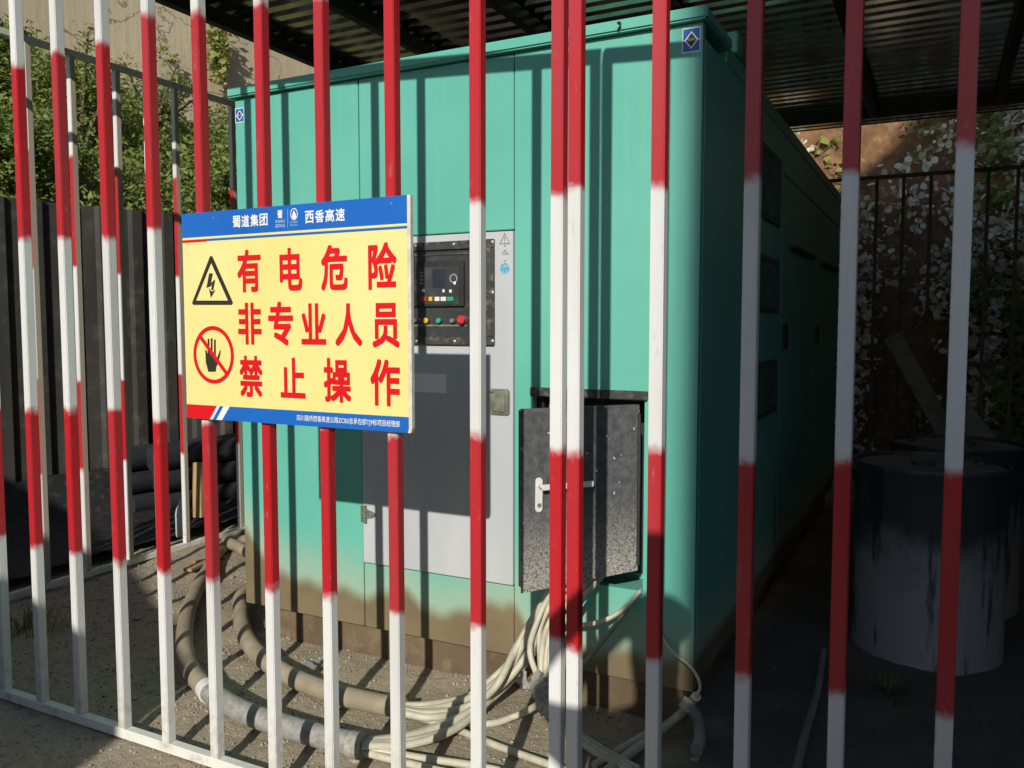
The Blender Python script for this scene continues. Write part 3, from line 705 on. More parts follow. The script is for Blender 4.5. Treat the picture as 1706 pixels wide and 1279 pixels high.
mb = MB(); flat(mb, [S(593.2, 205), S(594.8, 205), S(594.8, 113), S(593.2, 113)], SY-.0006); mb.build('divider', 'printpale', sgn)
c_ = S(625, 138); R_ = .0125
def ring(mb, c, rx, rz, wx, Y, n=40, mi=0):
    o = len(mb.v)
    vs = []
    for j in range(n):
        a = 2*math.pi*j/n
        vs += [(c.x+math.cos(a)*rx, Y, c.z+math.sin(a)*rz), (c.x+math.cos(a)*(rx-wx), Y, c.z+math.sin(a)*(rz-wx))]
    mb.add(vs, [(2*j, 2*((j+1) % n), 2*((j+1) % n)+1, 2*j+1) for j in range(n)], mi)
mb = MB(); ring(mb, c_, R_, R_*1.25, .0022, SY-.0006, 28)
flat(mb, [c_+Vector((-.0075, 0, -.010)), c_+Vector((0, 0, -.0125)), c_+Vector((.0075, 0, -.010)), c_+Vector((.006, 0, -.001)), c_+Vector((0, 0, .0105)), c_+Vector((-.006, 0, -.001))], SY-.0006); mb.build('emblem', 'printwhite', sgn)
mb = MB(); letter(mb, "四川路桥", S(608, 180).x, S(643, 180).x, S(625, 184).z, S(625, 172).z, SY-.0006, .012)
letter(mb, "SC·LQ", S(608, 192).x, S(643, 192).x, S(625, 199).z, S(625, 188).z, SY-.0006, .012); mb.build('lettering', 'printpale', sgn)
mb = MB(); letter(mb, "四川路桥西香高速公路ZCB3总承包部TJ9标项目经理部", S(640, 1145).x, S(1150, 1175).x, UV(0, .982).z, UV(0, .950).z, SY-.0006, .008); mb.build('lettering', 'printwhite', sgn)
# danger triangle with bolt
def S3(zx, zy): return PY(zx/5.556+310, zy/5.556+420, SY)
mb = MB(); A = [S3(55, 470), S3(68, 487), S3(425, 487), S3(434, 465), S3(243, 36), S3(222, 36)]; B = [S3(92, 447), S3(388, 447), S3(232, 100)]
mb.add([(p.x, SY-.0002, p.z) for p in A+B], [(0, 1, 6), (1, 2, 7, 6), (2, 3, 7), (3, 4, 8, 7), (4, 5, 8), (5, 0, 6, 8)])
flat(mb, [S3(188, 330), S3(234, 312), S3(228, 296), S3(248, 196), S3(214, 194)], SY-.0002)
flat(mb, [S3(234, 350), S3(252, 352), S3(270, 250), S3(229, 287), S3(226, 300), S3(238, 297)], SY-.0004)
flat(mb, [S3(230, 420), S3(272, 348), S3(247, 362), S3(232, 360), S3(212, 330)], SY-.0006)
mb.build('danger_symbol', 'printblack', sgn)
mb = MB()   # open hand
flat(mb, [S3(206, 1106), S3(275, 1106), S3(280, 1060), S3(300, 1020), S3(323, 912), S3(314, 908), S3(290, 972), S3(274, 975), S3(274, 940), S3(203, 930), S3(197, 938), S3(190, 905), S3(178, 905), S3(183, 1020)], SY-.0002)
for (a, y0, y1) in ((208, 800, 945), (237, 794, 945), (267, 806, 960)):
    flat(mb, [S3(a-8, y1), S3(a+8, y1), S3(a+8, y0+6), S3(a+4, y0), S3(a-4, y0), S3(a-8, y0+6)], SY-.0003)
mb.build('hand_symbol', 'printblack', sgn)
mb = MB(); c_ = S3(253, 950); rx = (S3(440, 950).x-S3(66, 950).x)/2; rz = (S3(253, 683).z-S3(253, 1218).z)/2
ring(mb, c_, rx, rz, .0115, SY-.0004, 64)
d_ = Vector((rx*.70, 0, -rz*.70)); pn = Vector((.0042, 0, .0042))
flat(mb, [c_-d_-pn, c_+d_-pn, c_+d_+pn, c_-d_+pn], SY-.0007); mb.build('prohibition_ring', 'printred', sgn)
for u in (.16, .45, .72, .93):
    for v in (.03,):
        p = UV(u, v); MB().tube([(p.x, 1.735, p.z), (p.x, 1.7195, p.z)], .003, 8).build('screw', 'chrome', sgn) if u in (.16, .93) else None

# ------------------------------------------------------------------ generator
G = 2.6
gen = empty('generator', (-1.64, 4.6, 0), 'large teal silent generator cabinet with grey control door and mud-splashed base', 'generator')
GX0, GX1, GT = -2.605, -.673, 2.275
mb = MB()
mb.box(-2.585, -1.26, 2.63, 6.58, .135, 2.2); mb.box(-1.258, -.69, 2.80, 6.58, .135, 2.2)
mb.box(-1.258, -.69, 2.63, 2.799, 1.10, 2.2); mb.box(-1.258, -.69, 2.63, 2.799, .135, .42); mb.build('core', 'teal', gen)
MB().box(GX0, -1.982, G, 2.628, .133, 2.237).build('front_panel', 'teal', gen, bevel=.003)
MB().box(-1.977, -1.322, G, 2.628, 1.644, 2.237).build('front_panel', 'teal', gen, bevel=.003)
MB().box(-1.977, -1.322, G, 2.628, .133, .386).build('front_panel', 'teal', gen, bevel=.003)
mb = MB(); CX0, CX1, CZ0, CZ1 = -1.245, -.845, .44, 1.075
P_ = [(-1.317, .133), (GX1, .133), (GX1, 2.237), (-1.317, 2.237)]; Q_ = [(CX0, CZ0), (CX1, CZ0), (CX1, CZ1), (CX0, CZ1)]
vs = [(x, yy, z) for yy in (G, 2.628) for x, z in P_+Q_]
fs = []
for i in range(4):
    j = (i+1) % 4
    fs += [(i, j, 4+j, 4+i), (8+j, 8+i, 12+i, 12+j), (i, 8+i, 8+j, j), (4+i, 4+j, 12+j, 12+i)]
mb.add(vs, fs); mb.build('front_panel', 'teal', gen, fix=True)
MB().box(GX0-.018, GX1+.018, 2.572, 2.92, 2.240, GT+.004).build('roof_cap', 'teal', gen, bevel=.006, seg=2)
MB().box(GX0, GX1, 2.923, 6.62, 2.203, GT-.005).build('roof_panel', 'teal', gen, bevel=.006)
mb = MB(); mb.box(-.72, -.66, 3.02, 3.10, 2.264, 2.34); mb.build('lifting_lug', 'teal', gen, bevel=.006)
MB().box(-2.545, -.72, 2.645, 6.5, -.03, .131).build('skid_base', 'mud', gen, bevel=.008)
# hook-shaped drip stain bracket on the cap
p = PY(1032, 43, 2.570); mb = MB(); mb.tube([p+Vector((-.006, 0, .012)), p+Vector((.004, -.004, .008)), p+Vector((.004, -.004, -.004)), p+Vector((-.005, 0, -.010))], .0035, 6); mb.build('cap_hook', 'rafter', gen)
# right flank
def side_panel(y0, y1, z0, z1, nm='side_panel', x=GX1): return MB().box(x-.02, x, y0+.003, y1-.003, z0, z1).build(nm, 'teal', gen, bevel=.003)
side_panel(2.632, 3.45, .135, 2.2); side_panel(3.45, 4.12, .135, 2.2)
for (y0, y1) in ((4.12, 5.3), (5.3, 6.55)):
    d_ = side_panel(y0, y1, .25, 2.02, 'side_door')
    dp = MB(); p = Vector((GX1, y0+.12, 1.25)); dp.box(GX1, GX1+.012, y0+.06, y0+.15, 1.2, 1.32); q = dp.build('handle', 'black', d_, bevel=.003)
    side_panel(y0, y1, 2.025, 2.2); side_panel(y0, y1, .135, .245)
    MB().beam((GX1+.02, y0+.22, 1.70), (GX1+.02, y0+.95, 1.70), .03, .02).build('grab_bar', 'black', d_, bevel=.003)
for (z0, z1) in ((1.76, 2.06), (1.37, 1.61), (.92, 1.16)):
    v_ = MB(); v_.box(GX1, GX1+.010, 3.52, 3.545, z0, z1); v_.box(GX1, GX1+.010, 3.965, 3.99, z0, z1); v_.box(GX1, GX1+.010, 3.546, 3.964, z1-.025, z1); v_.box(GX1, GX1+.010, 3.546, 3.964, z0, z0+.025)
    vo = v_.build('vent', 'ventdark', gen); MB().box(GX1+.0005, GX1+.002, 3.546, 3.964, z0+.026, z1-.026).build('mesh_backing', 'ventdark', vo)
    s_ = MB(); k = 0
    yy = 3.56
    while yy < 3.96: s_.box(GX1+.003, GX1+.009, yy, yy+.008, z0+.026, z1-.026); yy += .024
    zz = z0+.04
    while zz < z1-.03: s_.box(GX1+.0025, GX1+.007, 3.547, 3.963, zz, zz+.005); zz += .03
    so_ = s_.build('grille', 'ventdark', vo); so_['kind'] = 'stuff'
# control door
dr = MB().box(-1.977, -1.322, G-.006, 2.628, .391, 1.639).build('control_door', 'greydoor', gen, bevel=.003); dr['label'] = 'light grey control door with a black instrument window'
DY = G-.006
def hinge(px, py):
    p = PY(px, py, DY); mb = MB()
    mb.box(p.x-.024, p.x-.006, DY-.012, DY-.0015, p.z-.028, p.z+.034); 
    mb.prism([(p.x-.004, DY-.0015, p.z-.015), (p.x-.004, DY-.0015, p.z+.022), (p.x+.030, DY-.0015, p.z+.014), (p.x+.044, DY-.0015, p.z+.005), (p.x+.030, DY-.0015, p.z-.008)], (0, -.006, 0))
    mb.tube([(p.x-.005, DY-.009, p.z-.032), (p.x-.005, DY-.009, p.z+.036)], .006, 8)
    h = mb.build('hinge', 'latch', dr, bevel=.0012, fix=True)
    for dx in (-.018, .012, .028): MB().tube([(p.x+dx, DY-.006, p.z+.004), (p.x+dx, DY-.0145, p.z+.004)], .004, 8).build('screw', 'chrome', h)
hinge(612, 857); hinge(640, 470)
a, b_ = PY(817, 647, DY), PY(850, 692, DY)
mb = MB(); mb.box(a.x, b_.x, DY-.010, DY-.0005, b_.z, a.z); lt = mb.build('latch', 'latch', dr, bevel=.008, seg=2)
mb = MB(); mb.box(a.x+.012, b_.x-.014, DY-.0165, DY-.011, b_.z+.012, a.z-.014); mb.box(a.x+.004, a.x+.018, DY-.0175, DY-.0105, a.z-.011, a.z-.006, 0); mb.build('paddle', 'latch', lt, bevel=.002)
a, b_ = PY(672, 621, DY), PY(744, 655, DY); pl = MB().box(a.x, b_.x, DY-.0018, DY-.0002, b_.z, a.z).build('name_plate', simple('pale_plate', (.80, .81, .82), .4, var=.05, bmp=0), dr)
# instrument window
W0, W1, WZ0, WZ1 = -1.842, PY(825, 575, DY).x, PY(825, 575, DY).z, PY(825, 398, DY).z; bw = .030
iw = MB().box(W0+bw, W1-bw, DY-.004, DY-.0005, WZ0+bw, WZ1-bw).build('instrument_fascia', 'glassy', dr)
mb = MB(); mb.box(W0, W1, DY-.014, DY-.0004, WZ1-bw+.0005, WZ1); mb.box(W0, W1, DY-.014, DY-.0004, WZ0, WZ0+bw-.0005); mb.box(W0, W0+bw, DY-.0138, DY-.0004, WZ0+bw, WZ1-bw); mb.box(W1-bw, W1, DY-.0138, DY-.0004, WZ0+bw, WZ1-bw)
fo = mb.build('window_frame', 'frame', dr, bevel=.002)
mb = MB(); e_ = .012; mb.box(W0+bw+e_, W1-bw-e_, DY-.0075, DY-.0042, WZ1-bw-e_-.006, WZ1-bw-e_); mb.box(W1-bw-e_-.006, W1-bw-e_, DY-.0075, DY-.0042, WZ0+bw+e_, WZ1-bw-e_-.007); mb.build('inner_lip', 'frame', dr)
for (x, y) in ((692.6, 409.6), (755.5, 407), (820, 403), (820, 487), (820, 568), (694, 568.6), (757, 568.6)):
    p = PY(x, y, DY-.014); MB().tube([(p.x, DY-.013, p.z), (p.x, DY-.0165, p.z), (p.x, DY-.0185, p.z)], [.0065, .0062, .003], 10).build('screw', 'chrome', fo)
def IP(x, y, Y=DY-.004): return PY(x, y, Y)
def ibox(nm, mat, x0, y0, x1, y1, d0, d1, par, bev=0):
    a, b_ = IP(x0, y0), IP(x1, y1); return MB().box(a.x, b_.x, DY-.004-d1, DY-.004-d0, b_.z, a.z).build(nm, mat, par, bevel=bev)
cm = ibox('controller', 'black', 690, 437, 775, 510, .0003, .012, dr, .002)
cf = ibox('controller_face', 'glassy', 700, 446, 768, 506, .0125, .0135, cm)
ibox('display', 'windowglass', 724, 449, 745, 479, .0138, .0146, cm)
for i, y in enumerate((453, 459, 465, 471)): ibox('label_text', 'faintprint', 703, y, 708.5, y+2.2, .0138, .0142, cm)
p = IP(755.5, 463.5, DY-.018); mb = MB(); ring(mb, p, .0165, .0165, .0045, DY-.0181, 24); mb.build('dial_ring', 'faintprint', cm)
mb = MB(); mb.tube([(p.x, DY-.0172, p.z), (p.x, DY-.0205, p.z)], .009, 14); mb.build('dial_button', 'frame', cm)
for (x, y, w, mt) in ((709, 484, 4, 'printwhite'), (742.5, 484.5, 3.4, 'printwhite'), (754, 485, 4, 'printwhite'), (761, 471.5, 3.4, 'printwhite')):
    ibox('indicator', mt, x-w/2, y-2.4, x+w/2, y+2.4, .0138, .0150, cm)
for (x0, x1, mt) in ((706, 714, 'red'), (718, 724, 'yellow'), (728, 736, 'whiteplastic'), (738, 747, 'whiteplastic'), (749, 759, 'green')):
    ibox('key', mt, x0, 494.5, x1, 501.5, .0138, .0172, cm, .0008)
def knob(x, y, r, mat, h=.018, nm='push_button'):
    p = IP(x, y); mb = MB(); mb.tube([(p.x, DY-.0043, p.z), (p.x, DY-.012, p.z)], r*1.15, 18, 0); mb.tube([(p.x, DY-.0121, p.z), (p.x, DY-.004-h*.85, p.z), (p.x, DY-.004-h, p.z)], [r, r, r*.75], 18, 1)
    mb.build(nm, ['frame', mat], dr, smooth_=True)
knob(693.5, 534, .008, 'chrome'); knob(712, 534, .0105, 'yellow'); knob(733.5, 534, .0095, 'green'); knob(756, 534, .009, 'chrome'); knob(772.6, 532.5, .0155, 'red', .026, 'emergency_stop')
ibox('label_strip', 'latch', 676, 540.5, 778, 543.5, .0003, .003, dr)
# small printed warnings beside the window
p = IP(841, 398, DY-.001); mb = MB(); t_ = .021
A = [p+Vector((-t_, 0, -.017)), p+Vector((t_, 0, -.017)), p+Vector((0, 0, .022))]; c_ = (A[0]+A[1]+A[2])/3; B = [c_+(q-c_)*.80 for q in A]
mb.add([(q.x, DY-.001, q.z) for q in A+B], [(0, 1, 4, 3), (1, 2, 5, 4), (2, 0, 3, 5)])
flat(mb, [p+Vector((-.0012, 0, -.006)), p+Vector((.0012, 0, -.006)), p+Vector((.0018, 0, .010)), p+Vector((-.0018, 0, .010))], DY-.001); flat(mb, [p+Vector((-.0015, 0, -.012)), p+Vector((.0015, 0, -.012)), p+Vector((.0015, 0, -.009)), p+Vector((-.0015, 0, -.009))], DY-.001)
for y in (409, 434.5): q = IP(841.3, y, DY-.001); flat(mb, [q+Vector((-.002, 0, -.004)), q+Vector((.002, 0, -.004)), q+Vector((.002, 0, .003)), q+Vector((-.002, 0, .003))], DY-.001)
mb.build('warning_print', 'printgrey', dr)
q = IP(842, 420, DY-.001); mb = MB(); 
for (dx, dz, ang, l) in ((-.006, .002, .7, .022), (.005, -.002, -.6, .022), (0, -.006, .2, .016)):
    v = Vector((math.cos(ang), 0, math.sin(ang)))*l/2; w = Vector((-math.sin(ang), 0, math.cos(ang)))*.0018; c_ = q+Vector((dx, 0, dz)); flat(mb, [c_-v-w, c_+v-w, c_+v+w, c_-v+w], DY-.001-.0003*ang)
mb.build('tool_print', simple('faded_print', (.30, .31, .33), .5, bmp=0), dr)
q = IP(841, 447, DY-.001); mb = MB(); mb.add([(q.x+math.cos(2*math.pi*j/20)*.0185, DY-.001, q.z+math.sin(2*math.pi*j/20)*.0185) for j in range(20)], [tuple(range(20))]); mb.build('blue_disc', simple('faded_blue_print', (.16, .40, .62), .5, var=.5, scale=120, bmp=0), dr)
# SILENT stickers
def silent(x0, y0, x1, y1, lab):
    a, b_ = PY(x0, y0, G), PY(x1, y1, G); Y = G-.0008; w, h = b_.x-a.x, a.z-b_.z
    st = MB(); flat(st, [Vector((a.x, 0, b_.z)), Vector((b_.x, 0, b_.z)), Vector((b_.x, 0, a.z)), Vector((a.x, 0, a.z))], Y); so_ = st.build('sticker', 'printwhite', gen); so_['label'] = lab
    m_ = .05; mb = MB(); c_ = Vector((a.x+w/2, 0, b_.z+h/2)); hw, hh = w/2*(1-2*m_), h/2*(1-2*m_)
    for sx in (-1, 1):
        for sz in (-1, 1):
            q = [c_+Vector((sx*hw, 0, sz*hh)), c_+Vector((0, 0, sz*hh)), c_+Vector((0, 0, sz*hh*.80)), c_+Vector((sx*hw*.80, 0, sz*hh*.06)), c_+Vector((sx*hw, 0, sz*hh*.06))]
            flat(mb, q if sx*sz < 0 else q[::-1], Y-.0004)
    mb.build('blue_field', 'printblue', so_)
    mb = MB(); flat(mb, [c_+Vector((0, 0, -hh*.62)), c_+Vector((hw*.62, 0, 0)), c_+Vector((0, 0, hh*.62)), c_+Vector((-hw*.62, 0, 0))], Y-.0004); mb.build('black_diamond', 'printblack', so_)
    mb = MB(); letter(mb, "SILENT", c_.x-hw*.42, c_.x+hw*.42, c_.z-hh*.10, c_.z+hh*.12, Y-.0009, .0); mb.build('lettering', 'printwhite', so_)
silent(1137, 48, 1167, 85, 'blue and white diamond sticker reading SILENT at the right corner'); silent(392, 181, 407, 203, 'blue diamond sticker at the left corner')
# cable box behind its open steel door
MB().box(CX0-.008, CX1+.012, 2.585, 2.5995, CZ1-.004, CZ1+.026).build('box_frame', 'frame', gen, bevel=.003)
mb = MB(); mb.box(CX0-.006, CX0+.02, 2.64, 2.66, CZ0, CZ1); mb.build('box_frame', 'rafter', gen)
MB().box(CX0+.03, CX0+.10, 2.66, 2.70, .92, CZ1-.03).build('terminal_block', 'wood', gen, bevel=.003)
MB().box(CX0+.002, CX1-.002, 2.785, 2.797, CZ0+.002, CZ1-.002).build('box_back', 'rafter', gen)
HG = Vector((-.858, 2.585, 0)); FE = Vector((-1.128, 2.27, 0)); DV = (FE-HG).normalized(); DW = (FE-HG).length; DN = Vector((DV.y*-1, DV.x, 0)); 
if DN.dot(Vector((.78, -.63, 0))) < 0: DN = -DN
def PDoor(x, y):
    r = ray(x, y); t = (HG-CAMP).dot(DN)/r.dot(DN); return CAMP+r*t
zt = PDoor(985, 677).z; zb = PDoor(985, 966).z
tilt = .0
def DP(u, w, z): return HG+DV*u+DN*w+Vector((0, 0, z))
mb = MB()
mb.add([DP(0, 0, zb+.012), DP(DW, 0, zb-.014), DP(DW, 0, zt), DP(0, 0, zt), DP(0, -.003, zb+.012), DP(DW, -.003, zb-.014), DP(DW, -.003, zt), DP(0, -.003, zt)],
       [(0, 1, 2, 3), (7, 6, 5, 4), (0, 4, 5, 1), (1, 5, 6, 2), (2, 6, 7, 3), (3, 7, 4, 0)])
mb.obox(DP(DW-.001, -.0125, (zt+zb)/2), DV*.001, DN*.009, Vector((0, 0, (zt-zb)/2-.004))); mb.obox(DP(DW/2, -.0125, zt-.0015), DV*(DW/2-.003), DN*.009, Vector((0, 0, .001)))
bd = mb.build('box_door', 'speck', gen, fix=True); bd['label'] = 'spattered dark grey steel cable box door hanging ajar'
p = PDoor(897, 824); hz = p.z; hu = (p-HG).dot(DV)
pl_ = MB(); k = []
for j in range(16):
    a = 2*math.pi*j/16; k.append(DP(hu+.0125*math.cos(a), .0008, hz+(.042 if math.sin(a) > 0 else -.042)+.0125*math.sin(a)))
pl_.prism(k, DN*.006); hp = pl_.build('handle_plate', 'whiteplastic', bd, bevel=.0015, fix=True)
l_ = MB(); l_.tube([DP(hu, .006, hz+.030), DP(hu, .032, hz+.030)], .007, 10); l_.obox(DP(hu-.085, .034, hz+.028), DV*.088, DN*.005, Vector((0, 0, .009))); l_.build('lever', 'whiteplastic', hp, bevel=.002)
MB().tube([DP(hu, .0065, hz-.032), DP(hu, .0085, hz-.032)], .007, 12).build('key_cylinder', 'latch', hp)
MB().tube([DP(0, 0, zb+.03), DP(0, 0, zt-.03)], .006, 8).build('door_hinge', 'rafter', bd)

# ------------------------------------------------------------------ conduits and cables
def gp(x, y, z): return PZ(x, y, z)
def cable(name, pts, r, mat, label, cat, group=None, n=10, sub=8):
    o = MB().tube(spline(pts, sub), r, n).build(name, mat, None, smooth_=True); return tag(o, label, cat, group)
c1 = [Vector((-3.35, 3.9, .05)), gp(385, 905, .04), gp(345, 952, .04), gp(318, 1005, .04), gp(307, 1060, .04), gp(315, 1110, .04), gp(345, 1150, .04)]
c1b = [gp(344, 1149, .04), gp(400, 1183, .04), gp(470, 1208, .04), gp(540, 1228, .04), gp(592, 1240, .04)]
rt = empty('conduit', gp(320, 1060, 0), 'thick conduit sweeping along the ground by the fence bars with a grey sleeved end', 'conduit')
MB().tube(spline(c1, 8), .034, 16).build('pipe', 'conduit', rt, smooth_=True)
MB().tube(spline(c1b, 8), .036, 16).build('grey_sleeve', 'greyconduit', rt, smooth_=True)
MB().tube([gp(584, 1239, .04), gp(604, 1243, .04)], .040, 14).build('tape_wrap', 'tape', rt, smooth_=True)
MB().tube([gp(343, 1146, .04), gp(349, 1154, .04)], .0375, 14).build('collar', 'whiteplastic', rt, smooth_=True)
c2 = [Vector((-2.95, 3.4, .05)), gp(412, 985, .05), gp(402, 1020, .045), gp(407, 1055, .04), gp(430, 1090, .04), gp(475, 1122, .04), gp(540, 1150, .04), gp(610, 1168, .04), gp(672, 1180, .045)]
tag(MB().tube(spline(c2, 8), .034, 16).build('conduit', 'conduit', None, smooth_=True), 'dusty cream conduit curving out from under the generator corner', 'conduit')
c3 = [gp(352, 968, .05), gp(330, 985, .04), gp(385, 905, .1)]
tag(MB().tube(spline([Vector((-3.45, 4.4, .06)), gp(392, 893, .06), gp(400, 912, .06), gp(425, 925, .06)], 6), [.032]*19, 14).build('conduit', 'conduit', None, smooth_=True), 'short conduit elbow lying by the side fence bottom rail', 'conduit')
GC = 'cream power cables from the cable box'
def wig(pts, a): return [p+Vector((random.uniform(-a, a), random.uniform(-a, a), random.uniform(0, a))) for p in pts]
LA = 'cream cable running from the cable box into the dusty conduit under the generator'
for k in range(5):
    o = (k-2)*.018
    pts = [Vector((-1.10+o, 2.68, .52)), PY(916-k*3, 992+k*4, 2.56), PY(880-k*4, 1066+k*2, 2.48), gp(838-k*2, 1118+k*6, .10+.01*k), gp(785, 1160+k*5, .035+.012*(k % 2)), gp(715, 1176+k*5, .04), gp(655, 1176+k*2, .045)]
    cable('cable', wig(pts, .006), .0125, 'cable', LA, 'cable', GC)
LB = 'cream cable running from the cable box into the taped grey sleeved conduit'
for k in range(4):
    o = (k-1.5)*.018
    pts = [Vector((-1.04+o, 2.66, .50)), PY(912+k*5, 1010, 2.55), PY(888+k*4, 1075, 2.5), gp(845+k*2, 1135, .12-.012*k), gp(770, 1190+k*7, .03+.012*(k % 2)), gp(690, 1222+k*6, .03), gp(600, 1236+k*3, .04)]
    cable('cable', wig(pts, .006), .0125, 'cable', LB, 'cable', GC)
LC = 'cream cable hanging in a loop from the cable box to the tape-bound bundle'
for k in range(5):
    o = k*.016
    pts = [Vector((-1.02+o, 2.58, .50)), PY(922+k*9, 990+k*4, 2.42), PY(894+k*10-(k % 2)*5, 1040+k*3, 2.36+.02*(k % 3)), PY(884+k*9+(k % 2)*4, 1090, 2.33+.015*(k % 2)), PY(898+k*5, 1135, 2.30), PY(915+k*3, 1172, 2.27), gp(945+k*4, 1215, .03+.01*(k % 2)), gp(985+k*5, 1250, .025), gp(1040+k*6, 1285, .02)]
    cable('cable', wig(pts, .008), .0095, 'cable', LC, 'cable', GC)
p = [PY(893, 1132, 2.30), PY(905, 1152, 2.285), PY(918, 1176, 2.27), PY(935, 1200, 2.26)]
tape_ = MB().tube(spline(p, 4), [.024, .031, .037, .033, .039, .034, .040, .036, .041, .034, .037, .031, .024], 9)
for k in range(9):
    q = p[k % 4]+Vector((random.uniform(-.03, .03), -.03, random.uniform(-.02, .02))); a_ = Vector((random.uniform(-1, 1), random.uniform(-.6, .2), random.uniform(-.2, 1))).normalized(); tape_.obox(q+a_*.012, a_*random.uniform(.014, .028), a_.cross(Vector((0, 1, .2))).normalized()*.011, a_.cross(Vector((1, 0, .1))).normalized()*.0012)
tape_ = tape_.build('tape_binding', 'tape', None); tag(tape_, 'ragged grey tape binding round the hanging cable bundle', 'tape')
LD = 'cream cable lying across the gravel towards the fence gate'
for k, pts in enumerate(([gp(592, 1244, .03), gp(700, 1262, .015), gp(790, 1275, .015), gp(860, 1290, .015)], [gp(594, 1250, .02), gp(690, 1274, .015), gp(760, 1290, .015)],
                         [gp(690, 1192, .03), gp(760, 1215, .014), gp(830, 1243, .014), gp(900, 1268, .014), gp(960, 1290, .014)], [gp(690, 1186, .03), gp(800, 1206, .02), gp(860, 1192, .03), gp(900, 1172, .10)])):
    cable('cable', pts, .0115, 'cable', LD, 'cable', GC)
cable('cable', [PY(1066, 985, 2.58), PY(1045, 1010, 2.54), PY(1010, 1032, 2.50), PY(970, 1041, 2.48), PY(930, 1036, 2.47)], .008, 'cable', 'thin white cable drooping below the right edge of the cable box', 'cable')
cable('cable', [PY(1068, 982, 2.60), PY(1030, 1035, 2.52), PY(990, 1085, 2.45), PY(940, 1140, 2.38)], .007, 'hose', 'thin grey cable running slantwise below the cable box', 'cable')
cable('cable', [PY(1098, 1052, 2.59), PY(1120, 1085, 2.56), PY(1150, 1110, 2.5), PY(1166, 1138, 2.42), PY(1160, 1160, 2.36), gp(1135, 1188, .06), gp(1085, 1225, .02), gp(1020, 1275, .02)], .005, 'cable', 'thin pale wire looping past the generator corner', 'wire')
cable('cable', [PY(1160, 1160, 2.36), gp(1133, 1190, .055), gp(1085, 1228, .03), gp(1010, 1285, .025)], .014, 'cable', 'grey-white cable with taped joint on the ground by the generator corner', 'cable')
cable('cable', [PY(1150, 1165, 2.365), PY(1140, 1182, 2.35)], .02, 'tape', 'grey tape joint on the wire by the generator corner', 'tape')
cable('cable', [gp(1090, 1215, .03), gp(1040, 1245, .02), gp(990, 1275, .02)], .012, 'cable', 'short cream cable beside the taped wire joint', 'cable')
cable('cable', [gp(1372, 1085, .02), gp(1362, 1150, .02), gp(1345, 1210, .02), gp(1325, 1290, .02)], .013, 'hose', 'dark hose lying in the shade in front of the drum', 'hose')
hp_ = spline([gp(1150, 1178, .10), gp(1163, 1200, .05), gp(1166, 1232, .035), gp(1160, 1250, .03)], 7)
tag(MB().tube(hp_, [.0195 if i % 2 else .0115 for i in range(len(hp_))], 12).build('corrugated_hose', 'hose', None), 'short end of corrugated grey hose at the generator corner', 'hose')

# ------------------------------------------------------------------ drums
def drum(c, rot, label, h=.86, r=.29):
    root = empty('oil_drum', c, label, 'drum', None); c = Vector(c)
    prof = [(r-.012, 0), (r, .006), (r, .020), (r-.006, .028)]
    for z in ():
        prof += [(r-.006, z*h/.86-.018), (r+.001, z*h/.86-.006), (r+.001, z*h/.86+.006), (r-.006, z*h/.86+.018)]
    prof += [(r-.006, h-.03), (r, h-.022), (r+.002, h-.006), (r, h), (r-.008, h), (r-.010, h-.018)]
    mb = MB().lathe(prof, c, 56); o = mb.build('barrel', 'drumdark', root, smooth_=True)
    for v in o.data.vertices:
        k = mnoise.noise((v.co.x*3+c.x*9, v.co.y*3, v.co.z*3))*.006; v.co.x += k; v.co.y += k*.6
    MB().lathe([(r-.02, h-.022), (r-.02, h-.016), (r-.05, h-.013), (.05, h-.011)], c, 40).build('lid', 'drumtop', root, smooth_=True)
    for (a, d, rr) in ((rot, .04, .045), (rot+2.6, .2, .022)):
        p = c+Vector((math.cos(a)*d, math.sin(a)*d, h-.012)); MB().lathe([(rr, 0), (rr, .012), (rr*.8, .016), (rr*.6, .010)], p, 20).build('bung_cap', 'frame', root, smooth_=True)
    return root
drum((-.02, 3.80, -.10), -2.2, 'dark steel oil drum with pale scuffed lower half and black streak'); drum((.085, 4.50, -.10), .3, 'dark steel oil drum standing behind the scuffed drum')
def plank(p, q, w, t, mat, label): tag(MB().beam(p, q, w, t, up=(0, -1, .3)).build('plank', mat, None, bevel=.003), label, 'plank')
plank(PY(1486, 560, 6.6), PY(1590, 745, 6.2), .12, .03, 'greywood', 'grey weathered plank leaning behind the drums')
plank(PY(1596, 672, 5.9), PY(1660, 752, 5.7), .10, .03, 'greywood', 'short pale plank lying slantwise behind the second drum')

# ------------------------------------------------------------------ creeper on the hill
cr = empty('creeper', (0, 8.2, 0), 'pale-leaved creeper sprawling over the brown earth hill behind the dark fence', 'plant')
def hillpt(x, y): return np.array([x, y, hill_z(x, y)])
pts = []
n = 22000
for i in range(n):
    x = rng.uniform(-1.6, 2.2); y = rng.uniform(8.0, 10.6); z = hill_z(x, y)
    f = mnoise.noise((x*1.5, y*1.2, 8))+.45*mnoise.noise((x*4, y*4, 1))
    dens = .40+.85*f + (.42 if x > .25 else 0) - (.35 if (x < .0 and z > 2.0) else 0)
    if rng.random() < dens: pts.append(np.array([x, y, z])+np.array([0, -.05-.28*rng.random(), .12*rng.random()]))
pts = np.array(pts)
d_ = pts-np.array(CAMP); zc = d_@np.array(FWD); pxx = 853+FPX*(d_@np.array(RGT))/zc; pyy = 639.5-FPX*(d_@np.array(UPV))/zc
vis = (pxx > 1330) & (pxx < 1720) & (pyy > 150) & (pyy < 740); pts = np.concatenate([pts[vis], pts[~vis]]); nv = int(vis.sum())
